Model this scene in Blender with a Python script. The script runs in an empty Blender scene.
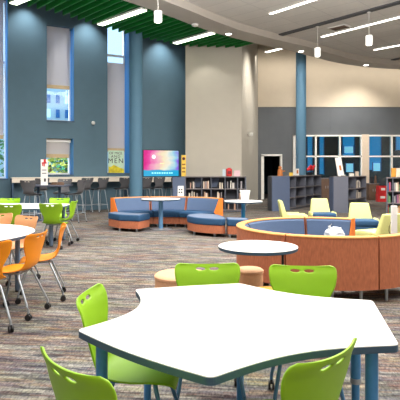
import bpy, bmesh, math, random
from mathutils import Vector, Matrix
random.seed(7)
PI = math.pi
SC = bpy.context.scene
COL = SC.collection
H = 1.5; F = 500.0; HY = 168.0

def W(px, py, Y): return Vector(((px-200)*Y/F, Y, H-(py-HY)*Y/F))
def X(px, Y): return (px-200)*Y/F
def onz(px, py, z):
    Y = (H-z)*F/(py-HY); return Vector(((px-200)*Y/F, Y, z))
def lin(c):
    c /= 255.0
    return c/12.92 if c <= .04045 else ((c+.055)/1.055)**2.4
def rgb(r, g, b): return (lin(r), lin(g), lin(b), 1)

# ------------------------------------------------------------ materials
def mat(name, col, rough=.5, metal=0, var=.06, scale=30, bump=0, bscale=200, spec=.5, stretch=None):
    m = bpy.data.materials.new(name); m.use_nodes = True
    nt = m.node_tree; N = nt.nodes; L = nt.links
    b = N['Principled BSDF']
    b.inputs['Roughness'].default_value = rough; b.inputs['Metallic'].default_value = metal
    b.inputs['Specular IOR Level'].default_value = spec
    tc = N.new('ShaderNodeTexCoord'); mp = N.new('ShaderNodeMapping'); L.new(tc.outputs['Object'], mp.inputs[0])
    if stretch: mp.inputs['Scale'].default_value = stretch
    nz = N.new('ShaderNodeTexNoise'); nz.inputs['Scale'].default_value = scale; nz.inputs['Detail'].default_value = 3
    L.new(mp.outputs[0], nz.inputs['Vector'])
    rp = N.new('ShaderNodeValToRGB')
    rp.color_ramp.elements[0].position = .3; rp.color_ramp.elements[1].position = .7
    rp.color_ramp.elements[0].color = tuple(max(0, c*(1-var)) for c in col[:3])+(1,)
    rp.color_ramp.elements[1].color = tuple(min(1, c*(1+var)) for c in col[:3])+(1,)
    L.new(nz.outputs['Fac'], rp.inputs[0]); L.new(rp.outputs[0], b.inputs['Base Color'])
    if bump:
        n2 = N.new('ShaderNodeTexNoise'); n2.inputs['Scale'].default_value = bscale
        L.new(mp.outputs[0], n2.inputs['Vector'])
        bp = N.new('ShaderNodeBump'); bp.inputs['Strength'].default_value = bump; bp.inputs['Distance'].default_value = .005
        L.new(n2.outputs['Fac'], bp.inputs['Height']); L.new(bp.outputs[0], b.inputs['Normal'])
    return m

def emis(name, col, st):
    m = bpy.data.materials.new(name); m.use_nodes = True
    b = m.node_tree.nodes['Principled BSDF']
    b.inputs['Base Color'].default_value = col
    b.inputs['Emission Color'].default_value = col; b.inputs['Emission Strength'].default_value = st
    return m

def glassmat(name, tint, gloss=.08):
    m = bpy.data.materials.new(name); m.use_nodes = True
    nt = m.node_tree; N = nt.nodes; L = nt.links
    N.remove(N['Principled BSDF'])
    t = N.new('ShaderNodeBsdfTransparent'); t.inputs[0].default_value = tint
    g = N.new('ShaderNodeBsdfGlossy'); g.inputs['Roughness'].default_value = .05
    mx = N.new('ShaderNodeMixShader'); mx.inputs[0].default_value = gloss
    L.new(t.outputs[0], mx.inputs[1]); L.new(g.outputs[0], mx.inputs[2])
    L.new(mx.outputs[0], N['Material Output'].inputs['Surface'])
    return m

M = {}
M['blue_wall'] = mat('blue painted wall', rgb(87,115,131), .75, var=.03, scale=3)
M['tan_wall'] = mat('tan painted wall', rgb(190,184,172), .75, var=.02, scale=3)
M['cream_wall'] = mat('cream painted wall', rgb(214,200,178), .75, var=.02, scale=3)
M['grey_panel'] = mat('dark grey wall panel', rgb(92,96,100), .6, var=.05, scale=2)
M['beam'] = mat('taupe soffit paint', rgb(184,177,168), .7, var=.02, scale=3)
M['upper'] = mat('dark plenum', rgb(26,40,30), .9)
M['fin'] = mat('green baffle', rgb(14,118,40), .6, var=.15, scale=4)
M['jamb'] = mat('blue window frame', rgb(34,124,196), .5)
M['blind'] = mat('woven blind fabric', rgb(226,216,214), .9, var=.04, scale=120)
def translucent(m, f):
    nt=m.node_tree; b=nt.nodes['Principled BSDF']; t=nt.nodes.new('ShaderNodeBsdfTranslucent'); t.inputs[0].default_value=(.8,.78,.8,1)
    x=nt.nodes.new('ShaderNodeMixShader'); x.inputs[0].default_value=f
    nt.links.new(b.outputs[0],x.inputs[1]); nt.links.new(t.outputs[0],x.inputs[2]); nt.links.new(x.outputs[0],nt.nodes['Material Output'].inputs['Surface'])
translucent(M['blind'],.45)
M['blindbar'] = mat('blind hem bar', rgb(205,180,140), .6)
M['white'] = mat('white laminate', rgb(236,235,232), .4, var=.008, scale=8)
M['whitep'] = mat('white paint', rgb(232,230,226), .5, var=.02)
M['counter'] = mat('pale counter laminate', rgb(232,222,206), .45, var=.03)
M['edge'] = mat('slate blue edge band', rgb(58,84,108), .45, var=.05)
M['tleg'] = mat('blue powder coated steel', rgb(66,132,188), .35, var=.05)
M['sleg'] = mat('satin steel tube', rgb(170,178,186), .3, .6, var=.04)
M['bleg'] = mat('blue grey steel tube', rgb(84,132,172), .3, .2, var=.05)
M['black'] = mat('black rubber', rgb(26,26,30), .5)
M['lime'] = mat('lime plastic', rgb(146,196,26), .42, var=.04, scale=6)
M['orange'] = mat('orange plastic', rgb(242,146,14), .42, var=.04, scale=6)
M['peach'] = mat('peach plastic', rgb(244,180,128), .45, var=.03, scale=6)
M['gshell'] = mat('grey plastic', rgb(92,92,96), .5, var=.05, scale=6)
M['osofa'] = mat('rust orange woven fabric', rgb(178,106,74), .85, var=.16, scale=60, bump=.2, stretch=(1,1,.25))
M['opanel'] = mat('bright orange woven fabric', rgb(226,122,42), .85, var=.08, scale=60)
M['rim'] = mat('mustard fabric trim', rgb(216,152,88), .85, var=.06, scale=60)
M['navy'] = mat('blue woven fabric', rgb(32,74,112), .75, var=.08, scale=80, bump=.15)
M['pad'] = mat('grey blue woven fabric', rgb(82,102,134), .85, var=.06, scale=80, bump=.1)
M['padsheen'] = mat('grey blue fabric with painted sheen', rgb(104,118,142), .85, var=.06, scale=80)  # cushion blue lightened, the sheen of the seat tops put into the colour
M['ottoman'] = mat('tan woven fabric', rgb(224,172,134), .85, var=.06, scale=70, bump=.1)
M['ottoman2'] = mat('mustard woven fabric', rgb(236,180,84), .85, var=.06, scale=70, bump=.1)
M['yellow'] = mat('pale yellow green upholstery', rgb(212,214,138), .7, var=.04, scale=30)
M['case'] = mat('blue grey bookcase laminate', rgb(102,106,120), .6, var=.08, scale=60)
M['casedark'] = mat('dark bookcase back', rgb(70,74,84), .7, var=.06)
M['caseedge'] = mat('grey brown shelf edge', rgb(116,110,112), .6, var=.06)
M['bluepanel'] = mat('denim blue panel', rgb(92,106,134), .6, var=.06, scale=80)
M['column'] = mat('blue grey column paint', rgb(82,122,148), .65, var=.03, scale=3)
M['red'] = mat('red plastic', rgb(196,32,36), .45, var=.1)
M['redpetal'] = mat('red petals', rgb(208,26,40), .6, var=.25)
M['leafdark'] = mat('dark green leaf', rgb(30,60,30), .6, var=.3)
M['wood'] = mat('orange brown wood', rgb(186,112,54), .5, var=.15, scale=12, stretch=(1,1,.2))
M['walnut'] = mat('brown cabinet wood', rgb(104,80,64), .5, var=.15, scale=12)
M['ysign'] = mat('yellow card', rgb(244,204,84), .6, var=.05)
M['ink'] = mat('black ink', rgb(34,34,40), .6)
M['redink'] = mat('red ink', rgb(196,44,48), .6)
M['dkroom'] = mat('dark teal room wall', rgb(40,72,86), .8, var=.1, scale=2)
M['dkfloor'] = mat('dark room floor', rgb(50,50,54), .7)
M['frame'] = mat('pale aluminium frame', rgb(248,246,240), .5, 0, var=.02)
M['tabledark'] = mat('dark grey table top', rgb(84,88,104), .4, var=.05)
M['trunk'] = mat('bark', rgb(92,70,52), .9, var=.2)
M['leaf'] = mat('bright leaves', rgb(222,236,110), .7, var=.3, scale=4)
M['leaf2'] = mat('deep leaves', rgb(40,150,84), .7, var=.5, scale=4)
M['pave'] = mat('pale paving', rgb(216,214,180), .9)
M['build'] = mat('pale blue building', rgb(200,232,246), .7)
M['glass'] = glassmat('clear window glass', (.93,.97,1,1), .05)
M['glass2'] = glassmat('storefront glass', (.62,.86,.95,1), .07)
M['led'] = emis('led diffuser', (1,.95,.86,1), 6)
M['ledg'] = emis('green tinted led diffuser', (.86,1,.72,1), 5)
M['lamp'] = emis('downlight lens', (1,.93,.8,1), 9)
M['pend'] = emis('pendant glass', (1,.97,.92,1), .55)
M['cyan'] = emis('glowing cyan reflection patch', rgb(34,150,200), .72)  # self-lit colour standing in for cyan reflections in the storefront glass
M['palecyan'] = emis('pale glowing pane', rgb(190,226,236), 1.0)  # self-lit pale colour, also on the neighbour building; no lamp behind
bookcols = [(196,70,60),(222,208,190),(60,96,150),(214,150,60),(90,130,90),(150,90,120),(240,236,228),(50,56,76)]
bookcols += [(150,146,150),(186,150,130)]
BK = [mat('book cover %d' % i, rgb(*c), .55, var=.1) for i, c in enumerate(bookcols)]

def carpet():
    m = bpy.data.materials.new('striped carpet planks'); m.use_nodes = True
    nt = m.node_tree; N = nt.nodes; L = nt.links; b = N['Principled BSDF']
    b.inputs['Roughness'].default_value = .95; b.inputs['Specular IOR Level'].default_value = .1
    tc = N.new('ShaderNodeTexCoord'); mp = N.new('ShaderNodeMapping'); L.new(tc.outputs['Object'], mp.inputs[0])
    mp.inputs['Rotation'].default_value = (0, 0, math.radians(6))
    def noise(sc, sx, sy, det=3, off=0):
        q = N.new('ShaderNodeMapping'); q.inputs['Scale'].default_value = (sx, sy, 1); q.inputs['Location'].default_value = (off, off*1.7, 0)
        L.new(mp.outputs[0], q.inputs[0])
        n = N.new('ShaderNodeTexNoise'); n.inputs['Scale'].default_value = sc; n.inputs['Detail'].default_value = det
        n.inputs['Roughness'].default_value = .65
        L.new(q.outputs[0], n.inputs['Vector']); return n.outputs['Fac']
    def ramp(fac, stops, interp='LINEAR'):
        r = N.new('ShaderNodeValToRGB'); r.color_ramp.interpolation = interp
        e = r.color_ramp.elements
        while len(e) < len(stops): e.new(.5)
        for i, (p, c) in enumerate(stops): e[i].position = p; e[i].color = c
        L.new(fac, r.inputs[0]); return r.outputs[0]
    def mix(a, c, f, mode='MIX'):
        x = N.new('ShaderNodeMix'); x.data_type = 'RGBA'; x.blend_type = mode
        if hasattr(f, 'is_linked'): L.new(f, x.inputs[0])
        else: x.inputs[0].default_value = f
        for i, v in ((6, a), (7, c)):
            if hasattr(v, 'is_linked'): L.new(v, x.inputs[i])
            else: x.inputs[i].default_value = v
        return x.outputs[2]
    # plank-scale hue patches
    br = N.new('ShaderNodeTexBrick'); br.inputs['Scale'].default_value = 1
    br.inputs['Brick Width'].default_value = 1.0; br.inputs['Row Height'].default_value = .25; br.inputs['Mortar Size'].default_value = 0
    br.inputs['Color1'].default_value = (0,0,0,1); br.inputs['Color2'].default_value = (1,1,1,1); br.inputs['Bias'].default_value = 0
    L.new(mp.outputs[0], br.inputs['Vector'])
    hue = ramp(noise(1.0, .7, 3.2, 5), [(.28, rgb(98,98,124)), (.41, rgb(134,132,140)), (.47, rgb(152,152,116)), (.52, rgb(134,126,132)), (.58, rgb(178,124,96)), (.66, rgb(140,134,140))])
    plank = ramp(br.outputs['Color'], [(0, rgb(120,112,124)), (.35, rgb(146,140,120)), (.65, rgb(158,126,108)), (1, rgb(150,146,144))])
    base = mix(hue, plank, .4)
    def bricks(w,h,off,freq=2):
        q = N.new('ShaderNodeMapping'); q.inputs['Location'].default_value = (off, off*.37, 0)
        wob = N.new('ShaderNodeTexNoise'); wob.inputs['Scale'].default_value = 9; wob.inputs['Detail'].default_value = 2
        L.new(mp.outputs[0], wob.inputs['Vector'])
        vm = N.new('ShaderNodeVectorMath'); vm.operation = 'MULTIPLY_ADD'; vm.inputs[1].default_value = (.06, h*.9, 0)
        L.new(wob.outputs['Color'], vm.inputs[0]); L.new(mp.outputs[0], vm.inputs[2]); L.new(vm.outputs[0], q.inputs[0])
        n = N.new('ShaderNodeTexBrick'); n.inputs['Scale'].default_value = 1; n.inputs['Mortar Size'].default_value = 0
        n.inputs['Brick Width'].default_value = w; n.inputs['Row Height'].default_value = h; n.inputs['Bias'].default_value = 0
        n.offset_frequency = freq; n.offset = .37
        n.inputs['Color1'].default_value = (0,0,0,1); n.inputs['Color2'].default_value = (1,1,1,1)
        L.new(q.outputs[0], n.inputs['Vector']); return n.outputs['Color']
    pal = [(0, rgb(46,44,60)), (.16, rgb(84,84,98)), (.34, rgb(128,128,128)), (.5, rgb(152,148,116)), (.62, rgb(166,124,100)), (.74, rgb(116,116,134)), (.88, rgb(206,202,190))]
    b1 = ramp(bricks(.17,.024,0), pal, 'CONSTANT'); b2 = ramp(bricks(.30,.05,3.3,3), pal, 'CONSTANT'); b3 = ramp(bricks(.9,.16,7.7), pal, 'CONSTANT')
    c = mix(mix(b1, b2, .5), b3, .26)
    c = mix(c, base, .35)
    dark = ramp(noise(1.0, 2.2, 20, 5, 9), [(.41, (.20,.20,.28,1)), (.50, (1,1,1,1))])
    c = mix(c, dark, .7, 'MULTIPLY')
    fleck = noise(1.0, 60, 22, 2, 5)
    c = mix(c, ramp(fleck, [(.36, (.45,.45,.5,1)), (.62, (1.35,1.33,1.3,1))]), .7, 'MULTIPLY')
    c = mix(c, (.70,.73,.72,1), 1.0, 'MULTIPLY')
    L.new(c, b.inputs['Base Color'])
    return m
M['carpet'] = carpet()

def ceiling_tiles():
    m = mat('ceiling tiles', rgb(216,212,206), .9, var=.02, scale=8)
    nt = m.node_tree; N = nt.nodes; L = nt.links; b = N['Principled BSDF']
    src = b.inputs['Base Color'].links[0].from_socket
    tc = N.new('ShaderNodeTexCoord'); mp = N.new('ShaderNodeMapping'); L.new(tc.outputs['Object'], mp.inputs[0])
    mp.inputs['Rotation'].default_value = (0, 0, math.radians(42))
    br = N.new('ShaderNodeTexBrick'); br.inputs['Scale'].default_value = 1; br.offset = 0
    br.inputs['Brick Width'].default_value = 1.2; br.inputs['Row Height'].default_value = .6; br.inputs['Mortar Size'].default_value = .012
    br.inputs['Color1'].default_value = (1,1,1,1); br.inputs['Color2'].default_value = (.95,.95,.95,1); br.inputs['Mortar'].default_value = (.8,.8,.8,1)
    L.new(mp.outputs[0], br.inputs['Vector'])
    x = N.new('ShaderNodeMix'); x.data_type = 'RGBA'; x.blend_type = 'MULTIPLY'; x.inputs[0].default_value = 1
    L.new(src, x.inputs[6]); L.new(br.outputs['Color'], x.inputs[7]); L.new(x.outputs[2], b.inputs['Base Color'])
    return m
M['ceil'] = ceiling_tiles()

def screen_mat():
    m = bpy.data.materials.new('colourful screen picture'); m.use_nodes = True
    nt = m.node_tree; N = nt.nodes; L = nt.links; b = N['Principled BSDF']
    tc = N.new('ShaderNodeTexCoord'); sp = N.new('ShaderNodeSeparateXYZ'); L.new(tc.outputs['Generated'], sp.inputs[0])
    nz = N.new('ShaderNodeTexNoise'); nz.inputs['Scale'].default_value = 3.0; L.new(tc.outputs['Generated'], nz.inputs['Vector'])
    def math_(op, a, c):
        n = N.new('ShaderNodeMath'); n.operation = op
        for i, v in enumerate((a, c)):
            if hasattr(v, 'is_linked'): L.new(v, n.inputs[i])
            else: n.inputs[i].default_value = v
        return n.outputs[0]
    t = math_('ADD', sp.outputs['X'], math_('MULTIPLY', math_('SUBTRACT', nz.outputs['Fac'], .5), .5))
    t = math_('ADD', t, math_('MULTIPLY', math_('SUBTRACT', sp.outputs['Z'], .5), -.18))
    r = N.new('ShaderNodeValToRGB'); e = r.color_ramp.elements
    st = [(0, rgb(228,10,140)), (.16, rgb(240,70,170)), (.32, rgb(248,170,200)), (.5, rgb(252,236,196)), (.68, rgb(250,246,226)), (.84, rgb(160,220,240)), (1, rgb(150,110,235))]
    while len(e) < len(st): e.new(.5)
    for i, (p, c) in enumerate(st): e[i].position = p; e[i].color = c
    L.new(t, r.inputs[0])
    band = N.new('ShaderNodeValToRGB'); band.color_ramp.elements[0].position = .22; band.color_ramp.elements[1].position = .26
    band.color_ramp.elements[0].color = (1,1,1,1); band.color_ramp.elements[1].color = (0,0,0,1)
    L.new(math_('ADD', sp.outputs['Z'], math_('MULTIPLY', math_('SUBTRACT', nz.outputs['Fac'], .5), .12)), band.inputs[0])
    x = N.new('ShaderNodeMix'); x.data_type = 'RGBA'
    L.new(band.outputs[0], x.inputs[0]); L.new(r.outputs[0], x.inputs[6]); x.inputs[7].default_value = rgb(30,178,226)
    b.inputs['Base Color'].default_value = (0,0,0,1)
    L.new(x.outputs[2], b.inputs['Emission Color']); b.inputs['Emission Strength'].default_value = .95
    return m
M['screen'] = screen_mat()

# ------------------------------------------------------------ mesh helpers
def B(): return bmesh.new()
def box(bm, c, s, rz=0):
    r = bmesh.ops.create_cube(bm, size=1)
    mx = Matrix.Translation(c) @ Matrix.Rotation(rz, 4, 'Z') @ Matrix.Diagonal((s[0], s[1], s[2], 1))
    bmesh.ops.transform(bm, matrix=mx, verts=r['verts'])
def box2(bm, a, b): box(bm, [(a[i]+b[i])/2 for i in range(3)], [abs(b[i]-a[i]) for i in range(3)])
def tube(bm, pts, r, seg=10):
    pts = [Vector(p) for p in pts]; rings = []
    rr = r if isinstance(r, (list, tuple)) else [r]*len(pts)
    for i, p in enumerate(pts):
        d = (pts[min(i+1, len(pts)-1)]-pts[max(i-1, 0)]).normalized()
        a = d.cross(Vector((0,0,1)) if abs(d.z) < .95 else Vector((1,0,0))).normalized(); b = d.cross(a)
        rings.append([bm.verts.new(p+(a*math.cos(2*PI*k/seg)+b*math.sin(2*PI*k/seg))*rr[i]) for k in range(seg)])
    for i in range(len(pts)-1):
        for k in range(seg): bm.faces.new((rings[i][k], rings[i][(k+1)%seg], rings[i+1][(k+1)%seg], rings[i+1][k]))
    bm.faces.new(list(reversed(rings[0]))); bm.faces.new(rings[-1])
def lathe(bm, prof, c=(0,0,0), seg=40, rx=1, ry=1):
    rings = []
    for r, z in prof:
        rings.append([bm.verts.new((c[0]+r*rx*math.cos(2*PI*k/seg), c[1]+r*ry*math.sin(2*PI*k/seg), c[2]+z)) for k in range(seg)])
    for i in range(len(prof)-1):
        for k in range(seg): bm.faces.new((rings[i][k], rings[i][(k+1)%seg], rings[i+1][(k+1)%seg], rings[i+1][k]))
    bm.faces.new(list(reversed(rings[0]))); bm.faces.new(rings[-1])
def prism(bm, poly, z0, z1):
    lo = [bm.verts.new((p[0], p[1], z0)) for p in poly]; hi = [bm.verts.new((p[0], p[1], z1)) for p in poly]
    n = len(poly)
    for i in range(n): bm.faces.new((lo[i], lo[(i+1)%n], hi[(i+1)%n], hi[i]))
    bm.faces.new(list(reversed(lo))); bm.faces.new(hi)
def arcprism(bm, c, prof, a0, a1, n=24):
    """revolve closed (r,z) profile about vertical axis at c from a0 to a1 degrees"""
    rings = []
    for i in range(n+1):
        a = math.radians(a0+(a1-a0)*i/n)
        rings.append([bm.verts.new((c[0]+r*math.cos(a), c[1]+r*math.sin(a), z)) for r, z in prof])
    m = len(prof)
    for i in range(n):
        for k in range(m): bm.faces.new((rings[i][k], rings[i][(k+1)%m], rings[i+1][(k+1)%m], rings[i+1][k]))
    bm.faces.new(rings[0]); bm.faces.new(list(reversed(rings[-1])))
def roundpoly(pts, r=.05, n=5):
    out = []
    N_ = len(pts)
    for i in range(N_):
        p = Vector(pts[i]); a = Vector(pts[i-1]); b = Vector(pts[(i+1)%N_])
        da = (a-p); db = (b-p); q = min(r, da.length*.45, db.length*.45)
        p0 = p+da.normalized()*q; p1 = p+db.normalized()*q
        for k in range(n+1):
            t = k/n; out.append(p0*(1-t)**2+p*2*t*(1-t)+p1*t*t)
    return out

def link(name, bm, m, parent=None, smooth=None, bevel=0, origin=(0,0,0)):
    bmesh.ops.recalc_face_normals(bm, faces=bm.faces[:])
    me = bpy.data.meshes.new(name)
    o = Vector(origin)
    if o.length: bmesh.ops.translate(bm, vec=-o, verts=bm.verts[:])
    bm.to_mesh(me); bm.free()
    ob = bpy.data.objects.new(name, me); COL.objects.link(ob)
    if m: me.materials.append(m)
    if parent: ob.parent = parent
    else: ob.location = o
    if smooth is not None:
        for p in me.polygons: p.use_smooth = True
        me.set_sharp_from_angle(angle=math.radians(smooth))
    if bevel:
        bv = ob.modifiers.new('bevel', 'BEVEL'); bv.width = bevel; bv.segments = 3; bv.limit_method = 'ANGLE'; bv.angle_limit = math.radians(40)
        for p in me.polygons: p.use_smooth = True
    return ob
def tag(o, label, cat, group=None, kind=None):
    o['label'] = label; o['category'] = cat
    if group: o['group'] = group
    if kind: o['kind'] = kind
    return o
def thing(name, label, cat, loc=(0,0,0), rz=0, group=None):
    o = bpy.data.objects.new(name, None); COL.objects.link(o); o.empty_display_size = .1
    o.location = loc; o.rotation_euler = (0,0,rz)
    return tag(o, label, cat, group)
def struct(name, bm, m, parent=None, **k):
    o = link(name, bm, m, parent, **k)
    if not parent: o['kind'] = 'structure'
    return o
def kids(o): return [c for c in bpy.data.objects if c.parent == o]
def copy_tree(o, parent=None):
    c = o.copy(); COL.objects.link(c); c.parent = parent
    for ch in kids(o): copy_tree(ch, c)
    return c
def world(o, p):
    c, s = math.cos(o.rotation_euler.z), math.sin(o.rotation_euler.z)
    return Vector((o.location.x+c*p[0]-s*p[1], o.location.y+s*p[0]+c*p[1], o.location.z+p[2]))

# ------------------------------------------------------------ floor, ceilings, walls
bm = B(); box2(bm, (-16,-5,-.1), (16,32,0)); struct('floor', bm, M['carpet'])

WP = Vector((-3.6, 18.0, 0)); WD = Vector((2,1,0)).normalized(); WN = Vector((1,-2,0)).normalized()  # blue wall: point, direction, inward normal
def wu(px, off=0):       # distance along the blue wall where the ray through px meets it (off = metres in front of the wall)
    k = (px-200)/F; P = WP+WN*off
    return (k*P.y-P.x)/(WD.x-k*WD.y)
def wp(u, off=0, z=0): return WP+WD*u+WN*off+Vector((0,0,z))
def wz(px, py, off=0): return H-(py-HY)*wp(wu(px,off),off).y/F

def wall_panels(bm, P, D, Nn, u0, u1, z0, z1, th, openings):
    us = sorted({u0,u1,*[o[0] for o in openings],*[o[1] for o in openings]})
    zs = sorted({z0,z1,*[o[2] for o in openings],*[o[3] for o in openings]})
    rz = math.atan2(D.y, D.x)
    def solid(i, j):
        uc, zc = (us[i]+us[i+1])/2, (zs[j]+zs[j+1])/2
        return not any(o[0]<uc<o[1] and o[2]<zc<o[3] for o in openings)
    for i in range(len(us)-1):
        j = 0
        while j < len(zs)-1:
            if solid(i, j):
                k = j
                while k+1 < len(zs)-1 and solid(i, k+1): k += 1
                c = P+D*((us[i]+us[i+1])/2)-Nn*(th/2); box(bm, (c.x,c.y,(zs[j]+zs[k+1])/2), (us[i+1]-us[i], th, zs[k+1]-zs[j]), rz)
                j = k+1
            else: j += 1
WZT = 7.6
wins = []   # (u0,u1,z0,z1)
wins.append((wu(-42), wu(8), wz(8,179), 7.2))
wins.append((wu(46.8), wu(74), wz(60,121), wz(60,26)))
wins.append((wu(46.3), wu(73.4), wz(60,175), wz(60,138.5)))
wins.append((wu(107.5), wu(129.3), wz(118,173.5), 7.2))
bm = B(); wall_panels(bm, WP, WD, WN, -9, wu(186.2), 0, WZT, .6, wins); struct('wall_left', bm, M['blue_wall'])

# tan wall with a rounded right end running back to the rear wall
TY = 18.35
tx0 = X(185.5, TY); tx1 = X(242, TY)
pts = [(tx0, TY), (tx1-.03, TY), (tx1-.008, TY+.01), (tx1, TY+.04), (X(258,24), 24.0), (X(258,24)-.5, 24.4), (tx0, 20.4)]
bm = B(); prism(bm, pts, 0, WZT); struct('wall_center', bm, M['tan_wall'])

# rear wall: grey panelled below, cream above, with a door opening and a long storefront
BP = Vector((0,24,0)); BD = Vector((1,0,0)); BN = Vector((0,-1,0))
ux = lambda px: X(px,24)
zsplit = H+(168-107)*24/F
ops = [(ux(263), ux(281), 0, H+(168-156)*24/F), (ux(293), ux(430), .12, H+(168-135)*24/F)]
bm = B(); wall_panels(bm, BP, BD, BN, 2.2, 16, 0, zsplit, .25, ops); struct('wall_back', bm, M['grey_panel'])
bm = B(); wall_panels(bm, BP-Vector((0,.03,0)), BD, BN, 2.2, 16, zsplit, 8.2, .25, []); struct('wall_back_upper', bm, M['cream_wall'])
bm = B()
for k in range(3): box2(bm, (ux(331+k*40)-.012, 23.985, H+(168-133)*24/F+.02), (ux(331+k*40)+.012, 23.999, zsplit))
struct('trim_1', bm, M['grey_panel'])

# ceiling slab with its curved soffit
cp = [(-7.4,7.0),(-4.6,10.3),(-2.04,13.1),(-.89,14.5),(-.31,15.3),(.6,16.4),(1.45,17.2),(2.4,18.0),(3.38,18.75),(4.42,19.75),(5.6,20.8),(6.73,21.55),(7.8,22.0),(8.94,22.3),(11,22.6),(16,22.7)]
def smoothcurve(p, n=5):
    out = []
    for i in range(len(p)-1):
        p0 = Vector(p[max(i-1,0)]); p1 = Vector(p[i]); p2 = Vector(p[i+1]); p3 = Vector(p[min(i+2,len(p)-1)])
        for k in range(n):
            t = k/n; out.append(.5*((2*p1)+(-p0+p2)*t+(2*p0-5*p1+4*p2-p3)*t*t+(-p0+3*p1-3*p2+p3)*t**3))
    out.append(Vector(p[-1])); return out
cur = smoothcurve(cp)
def offset(c, d):
    out = []
    for i, p in enumerate(c):
        t = (c[min(i+1,len(c)-1)]-c[max(i-1,0)]).normalized(); out.append(p+Vector((t.y,-t.x))*d)
    return out
front = offset(cur, .8); mid = offset(cur, .1)
bm = B()
n = len(cur)
sect = [[(cur[i],5.9),(front[i],5.9),(front[i],6.4),(cur[i],6.9)] for i in range(n)]
rings = [[bm.verts.new((p.x,p.y,z)) for p,z in s] for s in sect]
for i in range(n-1):
    for k in range(4): bm.faces.new((rings[i][k], rings[i][(k+1)%4], rings[i+1][(k+1)%4], rings[i+1][k]))
struct('ceiling_beam', bm, M['beam'], smooth=40)
bm = B()
prism(bm, [(p.x,p.y) for p in mid]+[(16,-5),(-7.4,-5)], 6.12, 6.3); struct('ceiling', bm, M['ceil'])
a=wp(-9,-.42); b=wp(wu(186.2),-.42)
bm = B(); prism(bm, [(a.x,-5),(16,-5),(16,29),(2.0,29),(2.0,24.2),(b.x,b.y),(a.x,a.y)], 7.6, 7.8); struct('ceiling_upper', bm, M['upper'])

# side / rear walls of the hall beyond the frame
bm = B(); box2(bm, (15.7,-5,0), (16,24,7.4)); struct('wall_right', bm, M['cream_wall'])
bm = B(); box2(bm, (-12.5,-5.3,0), (16,-5,7.6)); struct('wall_front', bm, M['cream_wall'])
bm = B(); box2(bm, (-12.6,-5,0), (-12.3,14.6,7.6)); struct('wall_far_left', bm, M['blue_wall'])

# green baffles over the left side
E = Vector((-.673,.74,0))              # their run
ends = [(-8.3,10.2),(-4.57,13.75),(-3.74,14.7),(-3.0,15.7),(-2.03,16.9),(-1.2,17.55),(-.54,18.05),(.5,18.25),(1.3,18.3)]
ec = smoothcurve(ends, 8)
Q = Vector((.74,.673)); e2 = Vector((E.x,E.y))
def along(curve, q):
    """position along the baffle run where the line of cross coordinate q meets a polyline"""
    ts=[]
    for a,b in zip(curve[:-1],curve[1:]):
        qa,qb=a.dot(Q)-q,b.dot(Q)-q
        if qa*qb<=0 and abs(qa-qb)>1e-9:
            p=a+(b-a)*(qa/(qa-qb)); ts.append(p.dot(e2))
    return ts
q = 2.2
n0 = Q.dot(Q)
while q < 13.6:
    ta = along(ec,q); tb = along(cur,q)
    if ta and tb:
        t1=max(ta); t0=min(tb, key=lambda v: abs(v-t1))
        if t1-t0 > .2:
            cen = Q*(q/n0)+e2*((t0+t1)/2/e2.dot(e2))
            bm = B(); box(bm, (0,0,0), (t1-t0, .05, .36), math.atan2(E.y,E.x))
            o = link('ceiling_baffle', bm, M['fin']); o.location = (cen.x, cen.y, 6.08)
            tag(o, 'long green ceiling baffle hung in a row above the blue wall', 'ceiling baffle', 'green ceiling baffles')
    q += .27

# linear light fixtures
def linear_light(a, b, z, label, m, w=.12):
    a = Vector((a.x,a.y,0)); b = Vector((b.x,b.y,0)); c = (a+b)/2; d = b-a
    t = thing('linear_ceiling_light', label, 'ceiling light', (c.x,c.y,z), math.atan2(d.y,d.x), 'linear ceiling lights')
    bm = B(); box(bm, (0,0,.03), (d.length, w+.03, .055)); link('light_housing', bm, M['whitep'], t)
    bm = B(); box(bm, (0,0,-.004), (d.length-.02, w, .018)); link('diffuser', bm, m, t)
zf = 5.86
def ll(p0, p1, z, label, m, ext=(0,0), w=.09):
    a = onz(*p0, z); b = onz(*p1, z); d = (b-a).normalized(); linear_light(a-d*ext[0], b+d*ext[1], z, label, m, w)
ll((100,25), (144,10), zf, 'bright linear light among the green baffles above the tall window beside the column', M['ledg'], (0,0), .2)
ll((175,43.5), (213,33), zf, 'bright linear light among the green baffles above the tan wall edge', M['ledg'], (0,0), .2)
ll((13,4), (45,-9), zf, 'bright linear light among the green baffles at the top left corner', M['ledg'], (0,0), .2)
zc = 6.1
ll((270,14), (330,-5.4), zc, 'long linear light in the tiled ceiling, nearest the top edge', M['led'], (0,.5))
ll((321.5,37), (420,12), zc, 'long linear light in the tiled ceiling between the two right pendants', M['led'], (0,0))
ll((374,50), (425,40.5), zc, 'linear light in the tiled ceiling at the far right', M['led'], (0,0))
t_a = onz(266,52.3,6.3)
ll((266,52.3), (285,47.6), 6.2, 'short linear light in the dark recess beside the tan corner', M['led'], (0,0), .14)
# dark slot
a = onz(275,36.5,6.1); b = onz(412,-1,6.1); d = b-a
bm = B(); box(bm, (0,0,0), (d.length,.22,.05), math.atan2(d.y,d.x)); o = struct('trim_2', bm, mat('dark ceiling slot', rgb(84,84,86), .8)); o.location = ((a.x+b.x)/2,(a.y+b.y)/2,6.105)
# second slot at the far right
a = onz(388,61,6.1); b = onz(412,56,6.1); d = b-a
bm = B(); box(bm, (0,0,0), (d.length,.2,.05), math.atan2(d.y,d.x)); o = struct('trim_3', bm, bpy.data.materials['dark ceiling slot']); o.location = ((a.x+b.x)/2,(a.y+b.y)/2,6.105)
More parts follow.
